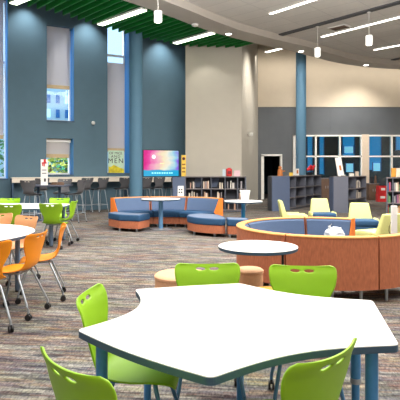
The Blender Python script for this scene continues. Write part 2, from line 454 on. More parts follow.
# air vent
c = onz(339.5,27.5,6.1)
t = thing('air_vent', 'small rectangular air vent in the tiled ceiling beside the dark slot', 'air vent', (c.x,c.y,6.1), math.atan2(E.y,E.x))
bm = B(); box(bm, (0,0,0), (.62,.42,.03)); link('vent_frame', bm, M['whitep'], t)
bm = B()
for k in range(6): box(bm, (0,-.15+k*.06,-.018), (.54,.035,.012))
link('louvre', bm, M['walnut'], t)
# downlights in the soffit
def downlight(px, py, label, z=5.9):
    p = onz(px,py,z)
    t = thing('downlight', label, 'ceiling light', (p.x,p.y,z), 0, 'soffit downlights')
    bm = B(); lathe(bm, [(.1,-.012),(.13,-.012),(.13,.01),(.1,.01)], seg=24); link('trim_ring', bm, M['whitep'], t, smooth=40)
    bm = B(); lathe(bm, [(.098,-.016),(.098,.008)], seg=24); link('lens', bm, M['lamp'], t, smooth=40)
downlight(228.5,33.8, 'round recessed downlight in the curved soffit above the tan wall')
downlight(301,51.2, 'round recessed downlight in the curved soffit above the right blue column')
downlight(366,65, 'round recessed downlight in the curved soffit at far right')
p = onz(195,24.3,5.9)
t = thing('smoke_detector', 'small white ceiling detector on the curved soffit left of the downlight', 'detector', (p.x,p.y,5.9))
bm = B(); lathe(bm, [(.05,-.07),(.1,-.045),(.11,0)], seg=20); link('detector_body', bm, M['whitep'], t, smooth=50)
# pendants
def pendant(px, Y, label, zc_=6.1):
    x = X(px, Y)
    t = thing('pendant_lamp', label, 'pendant lamp', (x,Y,5.12), 0, 'white cylinder pendants')
    bm = B(); lathe(bm, [(.093,0),(.098,.004),(.098,.262),(.094,.266)], seg=28); link('lamp_shade', bm, M['pend'], t, smooth=40)
    bm = B(); tube(bm, [(0,0,.26),(0,0,zc_-5.12)], .006, 8); link('stem', bm, M['whitep'], t, smooth=40)
    bm = B(); lathe(bm, [(.06,zc_-5.12-.03),(.06,zc_-5.12)], seg=20); link('ceiling_canopy', bm, M['whitep'], t, smooth=40)
    bm = B(); lathe(bm, [(.07,-.006),(.07,.004)], seg=20); link('lens', bm, M['lamp'], t)
pendant(317.5,16.2, 'white cylinder pendant lamp hanging nearest the right blue column')
pendant(369,14.7, 'white cylinder pendant lamp hanging at the far right')
pendant(158,12.4, 'white cylinder pendant lamp hanging in front of the green baffles')
# columns
def column(px, Y, r, label):
    bm = B(); lathe(bm, [(r,0),(r,7.3)], (X(px,Y),Y,0), 36); o = struct('column', bm, M['column'], smooth=40); return o
column(136,16.6,.215,''); column(301,21.2,.215,'')

# ------------------------------------------------------------ windows in the blue wall
rzw = math.atan2(WD.y, WD.x)
def wbox(bm, u0, u1, z0, z1, o0, o1):
    c = WP+WD*((u0+u1)/2)+WN*((o0+o1)/2); box(bm, (c.x,c.y,(z0+z1)/2), (abs(u1-u0), abs(o1-o0), abs(z1-z0)), rzw)
def window(n, w, bars):
    u0,u1,z0,z1 = w
    bm = B(); wbox(bm,u0,u1,z0,z1,-.53,-.52); root = struct('window_%d'%n, bm, M['glass'])
    bm = B(); f=.07
    wbox(bm,u0,u0+f,z0,z1,-.57,-.48); wbox(bm,u1-f,u1,z0,z1,-.57,-.48); wbox(bm,u0,u1,z0,z0+f,-.57,-.48); wbox(bm,u0,u1,z1-f,z1,-.57,-.48)
    for z in bars: wbox(bm,u0,u1,z-.04,z+.04,-.57,-.48)
    link('window_frame', bm, M['frame'], root)
    bm = B(); wbox(bm,u1-.02,u1-.002,z0,z1,-.48,.01); link('jamb_liner', bm, M['jamb'], root)
    bm = B(); wbox(bm,u0-.02,u1+.02,z0-.03,z0+.015,-.48,.03); link('window_sill', bm, M['edge'], root)
    return root
window(1, wins[0], [wz(8,60)]); window(2, wins[1], []); window(3, wins[2], []); window(4, wins[3], [wz(118,53)])
def blind(w, zb, label, head=False, z1=None):
    u0,u1,_,zt = w
    if z1: zt = z1
    c = wp((u0+u1)/2, -.2, zb)
    root = thing('roller_blind', label, 'window blind', c, 0, 'roller blinds on the blue wall')
    def add(name, m, *a):
        bm = B(); wbox(bm,*a); link(name, bm, m, root, origin=c)
    add('blind_fabric', M['blind'], u0+.03,u1-.12,zb,zt,-.205,-.2)
    add('hem_bar', M['blindbar'], u0+.03,u1-.12,zb-.06,zb+.07,-.212,-.19)
    if head: add('headbox', M['whitep'], u0+.02,u1-.06,zt-.13,zt-.01,-.26,-.14)
blind(wins[0], wz(8,137), 'tall roller blind drawn down the window at the left edge')
blind(wins[1], wz(60,86.5), 'long roller blind drawn most of the way down the upper window')
blind(wins[2], wz(60,156), 'beige roller blind with white headbox in the small lower window', True)
blind(wins[3], wz(118,150), 'long roller blind in the tall window beside the blue column', False, wz(118,62))
# picture board standing in the tall window
u0,u1 = wu(108.5,-.1), wu(124,-.1)
c = wp((u0+u1)/2, -.12, wins[3][2]+.02)
t = thing('book_poster', 'poster lettered MEN with yellow green hills, standing in the tall window', 'poster', c, rzw)
hh = wz(118,151)-wins[3][2]; ww = u1-u0
bm = B(); box(bm,(0,0,hh/2),(ww,.02,hh)); link('poster_board', bm, mat('pale mint card', rgb(206,232,208), .6, var=.06, scale=5), t)
bm = B(); prism(bm, [(-ww/2,0),(ww/2,0),(ww/2,.14),(ww*.2,.2),(-.1,.3),(-ww*.35,.22),(-ww/2,.24)], 0, .004)
bmesh.ops.transform(bm, matrix=Matrix.Translation((0,-.012,0))@Matrix.Rotation(PI/2,4,'X'), verts=bm.verts[:]); link('printed_hill', bm, mat('yellow green print', rgb(214,196,40), .6, var=.4, scale=6), t)
def text(st, size, loc, m, parent, space=1):
    cu = bpy.data.curves.new('lettering','FONT'); cu.body = st; cu.size = size; cu.align_x = 'CENTER'; cu.extrude = .001; cu.space_character = space
    tmp = bpy.data.objects.new('tmp', cu); COL.objects.link(tmp)
    me = bpy.data.meshes.new_from_object(tmp.evaluated_get(bpy.context.evaluated_depsgraph_get()))
    bpy.data.objects.remove(tmp); me.materials.clear(); me.materials.append(m)
    o = bpy.data.objects.new('lettering', me); COL.objects.link(o); o.location = loc; o.rotation_euler = (PI/2,0,0); o.parent = parent
    return o
text('OF MICE', .13, (-.02,-.013,hh*.83), M['ink'], t); text('AND', .14, (-.02,-.013,hh*.68), M['ink'], t, space=1.3); text('MEN', .25, (-.02,-.013,hh*.44), M['ink'], t, space=1.3)

# ------------------------------------------------------------ outside the windows
bm = B(); c = WP-WN*6; box(bm,(c.x-1,c.y,-.06),(20,11.4,.1),rzw); o = struct('ground_outside', bm, M['pave'])
def tree(px, off, hgt, r, m, label):
    p = wp(wu(px,-off),-off)
    t = thing('garden_tree', label, 'tree', (p.x,p.y,0), 0, 'trees outside the windows')
    bm = B(); tube(bm,[(0,0,0),(.03,0,hgt*.3),(0,.02,hgt*.6)],[.09,.07,.04],8); link('trunk', bm, M['trunk'], t, smooth=60)
    bm = B()
    for k in range(420):
        a=random.uniform(0,2*PI); v=random.uniform(-1,1); q=random.random()**.4*r
        pos=Vector((q*math.cos(a)*math.sqrt(1-v*v), q*math.sin(a)*math.sqrt(1-v*v), hgt*.62+q*v*1.1))
        R=Matrix.Rotation(random.uniform(0,6.28),4,'Z')@Matrix.Rotation(random.uniform(0,3.14),4,'X')
        s=random.uniform(.06,.13)
        vs=[bm.verts.new(pos+(R@Vector(c))) for c in ((-s,0,0),(0,-s*.5,0),(s,0,0),(0,s*.5,0))]
        bm.faces.new(vs)
    o=link('crown', bm, m, t)
tree(50,1.6,2.7,.95,M['leaf'],'bright green tree outside the small lower window')
tree(66,3.2,2.9,.7,M['leaf2'],'deep green tree outside the small lower window, right of the bright one')
tree(-6,2.2,3.2,1.0,M['leaf2'],'green tree outside the window at the left edge')
p = wp(wu(56,-11),-11)
t = thing('neighbour_building','pale blue building seen through the upper window','building',(p.x,p.y,0),rzw)
bm = B(); box(bm,(0,0,3.2),(6,1,6.4)); link('facade', bm, M['build'], t)
for k in range(-5,6):
    for zz in (3.6,4.5,5.3):
        bm = B(); box(bm,(k*.5,-.52,zz),(.2,.06,.45)); link('window_pane', bm, M['jamb'] if (k+int(zz))%3 else M['palecyan'], t)

# ------------------------------------------------------------ counter along the blue wall
zt = 1.20
def counter(pa, pb, label, zt=1.19):
    ua, ub = wu(pa,.5), wu(pb,.5)
    c = wp((ua+ub)/2,.27,0)
    t = thing('bar_counter', label, 'counter', c, rzw)
    L2=(ub-ua)
    bm=B(); box(bm,(0,0,zt-.02),(L2,.5,.04)); link('countertop', bm, M['counter'], t, bevel=.004)
    bm=B(); box(bm,(0,-.225,zt-.105),(L2,.03,.13)); link('apron', bm, M['counter'], t)
    for s in (-1,1):
        bm=B(); box(bm,(s*(L2/2-.03),0,(zt-.04)/2),(.05,.44,zt-.04)); link('support_panel', bm, M['edge'], t)
    return t
counter(12,129.5,'long pale bar counter under the windows, left of the blue column')
counter(142.5,183,'short pale bar counter below the screen, right of the blue column',1.155)
# charcoal panel below counter left
# ------------------------------------------------------------ chairs
ST = [(.228,.418,.165,0),(.205,.447,.192,0),(.12,.457,.212,.006),(0,.450,.216,.014),(-.10,.455,.206,.02),(-.165,.478,.178,.022),(-.200,.53,.150,.02),
      (-.218,.59,.148,.02),(-.230,.65,.180,.028),(-.244,.71,.210,.036),(-.262,.77,.222,.044),(-.279,.808,.220,.044),(-.286,.826,.208,.042),(-.289,.835,.182,.038)]
def shell_mesh(dz=0):
    def cr(a,b,c,d,t): return .5*((2*b)+(-a+c)*t+(2*a-5*b+4*c-d)*t*t+(-a+3*b-3*c+d)*t**3)
    S=[]
    for i in range(len(ST)-1):
        for k in range(6):
            t=k/6; q=[ST[max(i-1,0)],ST[i],ST[i+1],ST[min(i+2,len(ST)-1)]]
            S.append([cr(q[0][j],q[1][j],q[2][j],q[3][j],t) for j in range(4)])
    S.append(list(ST[-1]))
    arc=[0]
    for i in range(1,len(S)): arc.append(arc[-1]+math.hypot(S[i][0]-S[i-1][0],S[i][1]-S[i-1][1]))
    zs=[s[1] for s in S]
    ih=min(range(len(S)),key=lambda i:abs(S[i][1]-.803) if i>30 else 9)
    sh=arc[ih]; NU=36
    def at(x_u, s):
        i=max(0,min(len(S)-2,max(j for j in range(len(arc)) if arc[j]<=s+1e-9))) if s>0 else 0
        f=(s-arc[i])/max(1e-9,arc[i+1]-arc[i]); return [S[i][j]*(1-f)+S[i+1][j]*f for j in range(4)]
    def pos(u,s):
        y,z,w,c=at(u,s)
        # normal of profile
        y2,z2,_,_=at(u,min(s+.004,arc[-1])); y1,z1,_,_=at(u,max(s-.004,0))
        ty,tz=y2-y1,z2-z1; l=math.hypot(ty,tz) or 1; ny,nz=tz/l,-ty/l
        lift=c*abs(u)**2.2
        return Vector((u*w, y+ny*lift, z+nz*lift+dz))
    bm=bmesh.new(); g=[]
    HX,HA,HC=.033,.0115,.047
    for i,s in enumerate(arc):
        row=[]
        for k in range(NU+1):
            u=-1+2*k/NU; row.append([u,s])
        g.append(row)
    def inside(u,s):
        w=at(u,s)[2]
        for sg in (-1,1):
            if ((u*w-sg*HC)/HX)**2+((s-sh)/HA)**2<1: return True
        return False
    dele=set()
    for i in range(len(arc)-1):
        for k in range(NU):
            uc=(g[i][k][0]+g[i+1][k+1][0])/2; sc=(arc[i]+arc[i+1])/2
            if inside(uc,sc): dele.add((i,k))
    touch={}
    for (i,k) in dele:
        for a in (i,i+1):
            for b in (k,k+1): touch[(a,b)]=touch.get((a,b),0)+1
    for (i,k),c in touch.items():
        cells=[(i-1,k-1),(i-1,k),(i,k-1),(i,k)]
        if all(q in dele for q in cells): continue
        u,s=g[i][k]; w=at(u,s)[2]
        sg=1 if u>0 else -1
        dx,ds=(u*w-sg*HC)/HX,(s-sh)/HA; l=math.hypot(dx,ds) or 1
        g[i][k]=[(sg*HC+dx/l*HX)/w, sh+ds/l*HA]
    V=[[bm.verts.new(pos(*q)) for q in row] for row in g]
    for i in range(len(arc)-1):
        for k in range(NU):
            if (i,k) not in dele: bm.faces.new((V[i][k],V[i][k+1],V[i+1][k+1],V[i+1][k]))
    bmesh.ops.delete(bm,geom=[v for v in bm.verts if not v.link_faces],context='VERTS')
    me=bpy.data.meshes.new('seat_shell'); bmesh.ops.recalc_face_normals(bm,faces=bm.faces[:]); bm.to_mesh(me); bm.free()
    for p in me.polygons: p.use_smooth=True
    return me
def make_chair(m, legm, name='school_chair'):
    root = thing(name, '', 'chair')
    me = shell_mesh(); me.materials.append(m)
    sh = bpy.data.objects.new('seat_shell', me); COL.objects.link(sh); sh.parent = root
    so = sh.modifiers.new('solid','SOLIDIFY'); so.thickness=.008; so.offset=0
    bm=B(); 
    for s in (-1,1): tube(bm,[(s*.13,.15,.435),(s*.13,-.12,.435)],.011)
    tube(bm,[(-.13,.11,.433),(.13,.11,.433)],.011); tube(bm,[(-.13,-.10,.433),(.13,-.10,.433)],.011)
    link('seat_frame', bm, legm, root, smooth=40)
    for sx in (-1,1):
        for sy in (-1,1):
            y0,y1 = (.12,.225) if sy>0 else (-.10,-.255)
            bm=B(); tube(bm,[(sx*.12,y0,.436),(sx*.15,y0+(y1-y0)*.12,.40),(sx*.198,y0+(y1-y0)*.86,.14),(sx*.205,y0+(y1-y0)*.98,.10),(sx*.206,y1,.065)],.0115,10)
            lg=link('leg', bm, legm, root, smooth=40)
            bm=B(); box(bm,(sx*.206,y1,.055),(.014,.03,.03))
            for q in (-1,1):
                mx=Matrix.Translation((sx*.206+q*.013,y1,.03))@Matrix.Rotation(PI/2,4,'Y')
                r=bmesh.ops.create_cone(bm,cap_ends=True,segments=18,radius1=.03,radius2=.03,depth=.014); bmesh.ops.transform(bm,matrix=mx,verts=r['verts'])
            link('caster', bm, M['black'], lg, smooth=40)
    return root
def make_stool(m, legm):
    root = thing('bar_stool','', 'bar stool')
    me = shell_mesh(.33); me.materials.append(m)
    sh = bpy.data.objects.new('seat_shell', me); COL.objects.link(sh); sh.parent=root
    so=sh.modifiers.new('solid','SOLIDIFY'); so.thickness=.008; so.offset=0
    bm=B()
    tube(bm,[(-.13,.11,.763),(.13,.11,.763)],.011); tube(bm,[(-.13,-.10,.763),(.13,-.10,.763)],.011)
    for s in (-1,1): tube(bm,[(s*.13,.13,.765),(s*.13,-.12,.765)],.011)
    link('seat_frame',bm,legm,root,smooth=40)
    for sx in (-1,1):
        for sy in (-1,1):
            y0,y1=(.12,.23) if sy>0 else (-.10,-.25)
            bm=B(); tube(bm,[(sx*.12,y0,.766),(sx*.14,y0+(y1-y0)*.1,.73),(sx*.19,y1,.012)],.0125,8)
            lg=link('leg',bm,legm,root,smooth=40)
            bm=B(); tube(bm,[(sx*.19,y1,0),(sx*.19,y1,.02)],.018,8); link('foot_glide',bm,M['black'],lg)
    bm=B(); a=.19
    ring=[(a,.2,.26),(-a,.2,.26),(-a,-.215,.26),(a,-.215,.26)]
    for i in range(4): tube(bm,[ring[i],ring[(i+1)%4]],.009,8)
    link('foot_rail',bm,legm,root,smooth=40)
    return root
protos = {}
def place(kind, x, y, face, label, group=None):
    """face: direction the sitter looks, as (dx, dy)"""
    mk = {'lime':lambda:make_chair(M['lime'],M['bleg']), 'green':lambda:make_chair(M['lime'],M['sleg']), 'orange':lambda:make_chair(M['orange'],M['sleg']), 'peach':lambda:make_chair(M['peach'],M['sleg']), 'stool':lambda:make_stool(M['gshell'],M['sleg'])}[kind]
    if kind not in protos: protos[kind]=o=mk()
    else: o=copy_tree(protos[kind])
    o.location=(x,y,0); o.rotation_euler=(0,0,math.atan2(face[1],face[0])-PI/2)
    o['label']=label
    if group: o['group']=group
    return o
def place_back(kind, bx, by, face, label, group=None):   # back top centre given
    d=Vector(face).normalized(); return place(kind, bx+d.x*.27, by+d.y*.27, face, label, group)
g='lime chairs around the big white table'
place_back('lime', .05,3.45,(.03,-1),'lime plastic chair at the far side of the near white table, left of two',g)
place_back('lime', .69,3.38,(-.12,-1),'lime plastic chair at the far right side of the near white table, by the sofa',g)
place_back('lime',-.605,2.645,(.985,-.08),'lime plastic chair facing right at the left end of the near white table',g)
place_back('lime',-.455,1.685,(.70,.71),'lime plastic chair seen from behind at the bottom left corner',g)
place_back('lime', .47,1.785,(-.68,.73),'lime plastic chair seen from behind at the bottom right, tilted tip up',g)

# ------------------------------------------------------------ near table
A=(-.405,3.115); Bc=(-.575,2.335); C=(.04,1.80); D=(.85,2.135); Ee=(.985,2.855); Fc=(.265,3.276)
def edge_pts(a,b,sag,n=14):
    a=Vector(a);b=Vector(b);d=(b-a);nrm=Vector((-d.y,d.x)).normalized()
    cen=Vector((.2,2.58)); 
    if (cen-(a+b)/2).dot(nrm)<0: nrm=-nrm
    return [a+d*(k/n)+nrm*(sag*math.sin(PI*(k/n))) for k in range(n)]
out=[]
for a,b,s in ((A,Bc,.15),(Bc,C,-.03),(C,D,.085),(D,Ee,-.0),(Ee,Fc,.085),(Fc,A,-.01)): out+=edge_pts(a,b,s)
# round the corners
corners=[Vector(p) for p in (A,Bc,C,D,Ee,Fc)]
def near_corner(p,r): return min((p-c).length for c in corners)<r
poly=[]
n=len(out)
for i,p in enumerate(out):
    if min((p-c).length for c in corners)<1e-4:
        c=p; a=out[i-1]; b=out[(i+1)%n]
        q=.032
        a=c+(a-c).normalized()*q; b=c+(b-c).normalized()*q
        for k in range(7):
            t=k/6; poly.append(a*(1-t)**2+c*2*t*(1-t)+b*t*t)
    else: poly.append(p)
tc=Vector((.2,2.58,0))
t=thing('meeting_table','large white three winged table with blue legs in the foreground','table',tc)
bm=B(); prism(bm,poly,.7405,.7445); link('tabletop',bm,M['white'],t,origin=tc)
def inset(p,d):
    c=Vector((.2,2.58)); return [q+(c-q).normalized()*d for q in p]
bm=B(); prism(bm,inset(poly,-.002),.712,.7405); link('edge_band',bm,M['edge'],t,origin=tc)
for nm,p in (('A',A),('B',Bc),('D',D),('E',Ee),('F',Fc)):
    c=Vector(p); d=(Vector((.2,2.58))-c).normalized(); q=c+d*.115
    bm=B(); lathe(bm,[(.028,.30),(.028,.712)],(q.x,q.y,0),20); lg=link('leg',bm,M['tleg'],t,smooth=40,origin=tc)
    bm=B(); lathe(bm,[(.022,.02),(.022,.31)],(q.x,q.y,0),18); link('lower_tube',bm,M['tleg'],lg,smooth=40,origin=tc)
    bm=B(); lathe(bm,[(.03,.29),(.03,.32)],(q.x,q.y,0),18); link('collar',bm,M['sleg'],lg,smooth=40,origin=tc)
    bm=B(); lathe(bm,[(.026,0),(.03,.012),(.022,.03)],(q.x,q.y,0),18); link('foot_glide',bm,M['black'],lg,smooth=40,origin=tc)

# ------------------------------------------------------------ left tables
def legset(t,pts,tc,r=.028,m=None):
    for x,y in pts:
        bm=B(); lathe(bm,[(r,.02),(r,.712)],(x,y,0),16); lg=link('leg',bm,m or M['tleg'],t,smooth=40,origin=tc)
        bm=B(); lathe(bm,[(r*.95,0),(r*.95,.025)],(x,y,0),14); link('foot_glide',bm,M['black'],lg,origin=tc)
M['greyleg']=mat('grey blue table leg',rgb(104,124,150),.4,.2)
tc=Vector((-2.98,5.75,0)); R=1.03
t=thing('round_table','big round white table with orange chairs at the left edge','table',tc)
bm=B(); lathe(bm,[(R-.004,.741),(R,.743),(R-.002,.7455)],tc,72); link('tabletop',bm,M['white'],t,origin=tc)
bm=B(); lathe(bm,[(R,.712),(R,.741)],tc,72); link('edge_band',bm,M['edge'],t,smooth=40,origin=tc)
legset(t,[(tc.x+.83*math.cos(a),tc.y+.83*math.sin(a)) for a in (-.75,.4,2.3,3.9)],tc,.03,M['greyleg'])
g='orange chairs around the round table'
place_back('orange',-1.58,5.84,(-.96,-.25),'orange plastic chair seen edge on, rightmost at the round table',g)
place_back('orange',-1.64,5.12,(-.98,.16),'orange plastic chair at the right of the round table, middle of the three orange',g)
place_back('orange',-1.885,4.43,(-.58,.81),'orange plastic chair cut off by the left picture edge',g)
g='peach chairs behind the round table'
place_back('peach',-2.36,6.88,(-.5,-.85),'peach plastic chair behind the round table, right of the two peach ones',g)
place_back('peach',-2.93,7.3,(-.1,-1),'peach plastic chair behind the round table at the left picture edge',g)
tc=Vector((-3.6,9.98,0))
t=thing('long_table','long white table with green chairs on the left, beyond the round one','table',tc)
pl=roundpoly([(-4.65,9.25),(-2.72,9.3),(-2.68,10.6),(-4.65,10.75)],.25,8)
bm=B(); prism(bm,pl,.7405,.7455); link('tabletop',bm,M['white'],t,origin=tc)
bm=B(); prism(bm,pl,.712,.7405); link('edge_band',bm,M['edge'],t,origin=tc)
legset(t,[(-2.84,9.55),(-2.84,10.4),(-4.4,9.5),(-4.4,10.5)],tc,.035,M['greyleg'])
g='green chairs around the long table'
place_back('green',-3.46,9.05,(0,1),'green chair with its back to us at the long table near the left edge',g)
place_back('green',-2.76,9.2,(.05,1),'green chair with its back to us at the long table, right of the other',g)
place_back('green',-3.08,11.0,(0,-1),'green chair facing us across the long table, right of two',g)
place_back('green',-4.13,10.9,(0,-1),'green chair facing us across the long table at the left edge',g)
place_back('green',-2.50,10.05,(-.97,.05),'green chair side on at the right end of the long table',g)

# bar table with stools
ty=14.1; tc=Vector((X(49,ty),ty,0))
t=thing('high_table','dark topped bar height table with stools, in front of the counter','table',tc)
bm=B(); box(bm,(tc.x,tc.y,1.005),(1.16,.75,.035)); link('tabletop',bm,M['tabledark'],t,bevel=.006,origin=tc)
for sx in (-1,1):
    bm=B(); box(bm,(tc.x+sx*.3,tc.y,.5),(.06,.06,.98)); link('leg',bm,M['edge'],t,origin=tc)
    bm=B(); box(bm,(tc.x+sx*.3,tc.y,.015),(.08,.6,.03)); link('foot_bar',bm,M['edge'],t,origin=tc)
for k,(dx,dy,w) in enumerate(((.12,.05,.16),(.34,-.08,.2),(.24,.2,.14))):
    bm=B(); box(bm,(0,0,.02),(w,.12,.035),.3*k); box(bm,(0,.05,.05),(w*.9,.02,.05),.3*k)
    o=link('pamphlet_holder',bm,M['walnut']); o.location=(tc.x+dx,tc.y+dy,1.0228); tag(o,'small brown pamphlet holder lying on the dark bar table','pamphlet holder','pamphlet holders on the bar table')
gs='grey bar stools'
def stool(px,py,face,label,z=1.13): # px,py = back top
    Y=(H-z)*F/(py-HY); d=Vector(face).normalized(); place('stool',X(px,Y)+d.x*.26,Y+d.y*.26,face,label,gs)
toward=(-WN.x,-WN.y)
def wstool(px, off, face, label):
    p=wp(wu(px,off),off); place('stool',p.x,p.y,face,label,gs)
place('stool',X(75,13.9),13.9,(-.95,.35),'grey bar stool side on at the right end of the dark bar table',gs)
place('stool',X(32,13.55),13.55,(.15,1),'grey bar stool with its back to us at the left of the dark bar table',gs)
place('stool',X(62,14.75),14.75,(-.1,-1),'grey bar stool behind the dark bar table, facing us',gs)
wstool(41,.95,toward,'grey bar stool at the counter behind the white board with red marks')
wstool(84,.95,(-.7,.75),'grey bar stool at the counter, first right of the small lower window')
wstool(99.5,.95,(-.75,.7),'grey bar stool at the counter between the two lit windows')
wstool(122,.85,(-.6,.8),'grey bar stool at the counter just left of the blue column')
wstool(144.5,.95,toward,'grey bar stool under the screen, first right of the blue column')
wstool(157,.95,toward,'grey bar stool under the middle of the screen')
wstool(171.5,.85,(-.7,.7),'grey bar stool under the right end of the screen')

# screen
u0,u1=wu(142.8,.08),wu(179,.08); c=wp((u0+u1)/2,.0,0); zz0=wz(160,176.8,.08); zz1=wz(160,149.8,.08); zm=(zz0+zz1)/2
t=thing('display_screen','large wall mounted screen showing a pink, cream and cyan picture','screen',(c.x,c.y,zm),rzw)
w=u1-u0; h=zz1-zz0
bm=B(); box(bm,(0,-.07,0),(w,.05,h)); link('bezel',bm,M['black'],t,bevel=.006)
bm=B(); box(bm,(0,-.097,0),(w-.05,.004,h-.05)); link('display',bm,M['screen'],t)
bm=B(); box(bm,(0,-.022,0),(.5,.044,.4)); link('wall_mount',bm,M['black'],t)
bm=B(); lathe(bm,[(.075,0),(.075,.003)],seg=24); bmesh.ops.transform(bm,matrix=Matrix.Translation((-w*.21,-.0995,h*.24))@Matrix.Rotation(PI/2,4,'X'),verts=bm.verts[:]); link('round_emblem',bm,emis('emblem white',rgb(248,236,244),.95),t)
bm=B(); box(bm,(-w*.21,-.1035,h*.27),(.05,.002,.03)); link('emblem_mark',bm,emis('emblem pink',rgb(214,70,130),.9),t)
bm=B()
for k in range(9): box(bm,(-.36+k*.1+random.uniform(-.01,.01),-.1005,-h*.36),(.07,.002,.05))
link('caption_strip',bm,emis('caption tint',rgb(140,216,240),.95),t)
bm=B(); box(bm,(.02,-.1005,.0),(.16,.002,.035)); link('caption_mark',bm,emis('caption gold',rgb(226,196,150),.95),t)

# items on blue wall / counter
p=Vector((X(44.3,14.0),14.0,1.0228))
t=thing('display_board','narrow white board with red marks standing on the dark bar table','display board',p,.12)
bm=B(); box(bm,(0,0,.36),(.19,.02,.72)); link('board',bm,M['whitep'],t)
bm=B(); box(bm,(0,-.013,.62),(.13,.004,.035),0); box(bm,(0,-.013,.62),(.03,.004,.2)); box(bm,(.03,-.013,.66),(.03,.004,.12)); box(bm,(-.04,-.013,.58),(.03,.004,.09)); link('red_mark',bm,M['redink'],t)
bm=B()
for z in (.42,.33): box(bm,(0,-.013,z),(.12,.004,.02))
box(bm,(.02,-.013,.14),(.05,.004,.09)); link('dark_mark',bm,M['ink'],t)
bm=B(); box(bm,(0,.05,.006),(.17,.16,.012)); link('foot',bm,M['whitep'],t)
p=wp(wu(93,.0),.0,wz(93,123)); 
t=thing('wall_sensor','small white sensor on the blue wall between the windows','sensor',p,rzw)
bm=B(); lathe(bm,[(.05,0),(.07,.03),(.05,.07)],seg=16); bmesh.ops.transform(bm,matrix=Matrix.Rotation(PI/2,4,'X'),verts=bm.verts[:]); link('sensor_body',bm,M['whitep'],t,smooth=50)
bm=B(); box(bm,(.0,-.03,-.06),(.05,.03,.07)); link('bracket',bm,M['ink'],t)
p=Vector((tx1+.42,20.0,H+(168-134)*20/F))
t=thing('security_camera','small white dome camera on the rounded tan corner','camera',p,0)
bm=B(); lathe(bm,[(.04,-.1),(.085,-.06),(.095,0),(.095,.05)],(.06,-.05,0),20); link('dome',bm,M['whitep'],t,smooth=50)
bm=B(); box(bm,(.0,.0,.03),(.12,.12,.04)); link('bracket',bm,M['whitep'],t)

# ------------------------------------------------------------ bookcases
def bookcase(name,label,loc,rz,cols,rows,H_,D_,endL=None,endR=None,end_m=None,back=True):
    """local: x along front from 0, front at y=0, depth +y; cols = widths, rows = heights from the floor up"""
    Wd=sum(cols); t=thing(name,label,'bookcase',loc,rz)
    bm=B(); box2(bm,(0,D_-.02,.03),(Wd,D_,H_-.03)); link('back_panel',bm,M['casedark'],t)
    bm=B(); box2(bm,(-.02,-.01,H_-.03),(Wd+.02,D_+.01,H_)); link('top_panel',bm,M['caseedge'],t)
    bm=B(); box2(bm,(0,.02,0),(Wd,D_,.07)); link('plinth',bm,M['casedark'],t)
    x=0
    for i in range(len(cols)+1):
        if 0<i<len(cols):
            bm=B(); box2(bm,(x-.014,0,.03),(x+.014,D_-.02,H_-.03)); link('upright',bm,M['case'],t)
        if i<len(cols): x+=cols[i]
    for s,xx in (('l',0),('r',Wd)):
        bm=B(); box2(bm,(xx-.018,-.005,0),(xx+.018,D_,H_-.03)); link('end_panel',bm,end_m or M['case'],t)
    z=.07
    for i,r in enumerate(rows):
        bm=B(); box2(bm,(.01,.005,z-.02),(Wd-.01,D_-.02,z+.005)); link('shelf',bm,M['caseedge'],t)
        z+=r
    return t
protob=[]
for i,(w_,h_,d_) in enumerate([(.03,.24,.18),(.045,.21,.17),(.025,.27,.19),(.05,.25,.18),(.035,.2,.15)]):
    def mk(m):
        return m
    protob.append((w_,h_,d_))
bookmesh={}
def book(pos,rz,wi,ci,label,group,lean=0):
    k=(wi,ci)
    if k not in bookmesh:
        w_,h_,d_=protob[wi]; bm=B(); box2(bm,(-w_/2,0,0),(w_/2,d_,.004)) if False else None
        # cover boards + spine, pages block
        box2(bm,(-w_/2,0,0),(-w_/2+.003,d_,h_)); box2(bm,(w_/2-.003,0,0),(w_/2,d_,h_)); box2(bm,(-w_/2,0,0),(w_/2,.003,h_)); 
        box2(bm,(-w_/2+.003,.003,.006),(w_/2-.003,d_-.005,h_-.006))
        o=link('book',bm,BK[ci]); bookmesh[k]=o
    else:
        o=bookmesh[k].copy(); COL.objects.link(o)
    o.location=pos; o.rotation_euler=(0,lean,rz); tag(o,label,'book',group); return o
def fill(case,x0,x1,z,label,group,dens=1.0,cols=None,y=.05):
    x=x0
    while x<x1:
        wi=random.randrange(5); w_=protob[wi][0]
        if x+w_>x1: break
        if random.random()<dens:
            ci=random.choice(cols) if cols else random.randrange(len(BK))
            book(world(case,(x+w_/2,y,z+.0055)),case.rotation_euler.z,wi,ci,label,group)
        x+=w_+.004
# long low bookcase in front of the tan wall
LB=17.0; lx0=X(172.5,LB); 
colsL=[X(185,LB)-X(172.5,LB), X(201.6,LB)-X(185,LB), X(211,LB)-X(201.6,LB), X(225,LB)-X(211,LB), X(237.5,LB)-X(225,LB), X(245.5,LB)-X(237.5,LB)]
rowsL=[.36,.36,.40]
HB=1.215
# the unit begins with a blue panelled end
t=bookcase('bookcase','long low bookcase with mixed books against the tan wall',(X(185.2,LB),LB,0),0,colsL[1:],rowsL,HB,.38)
caseL=t
bm=B(); box2(bm,(-(colsL[0]),.0,0),(-.02,.05,HB-.02)); link('blue_panel',bm,M['bluepanel'],t)
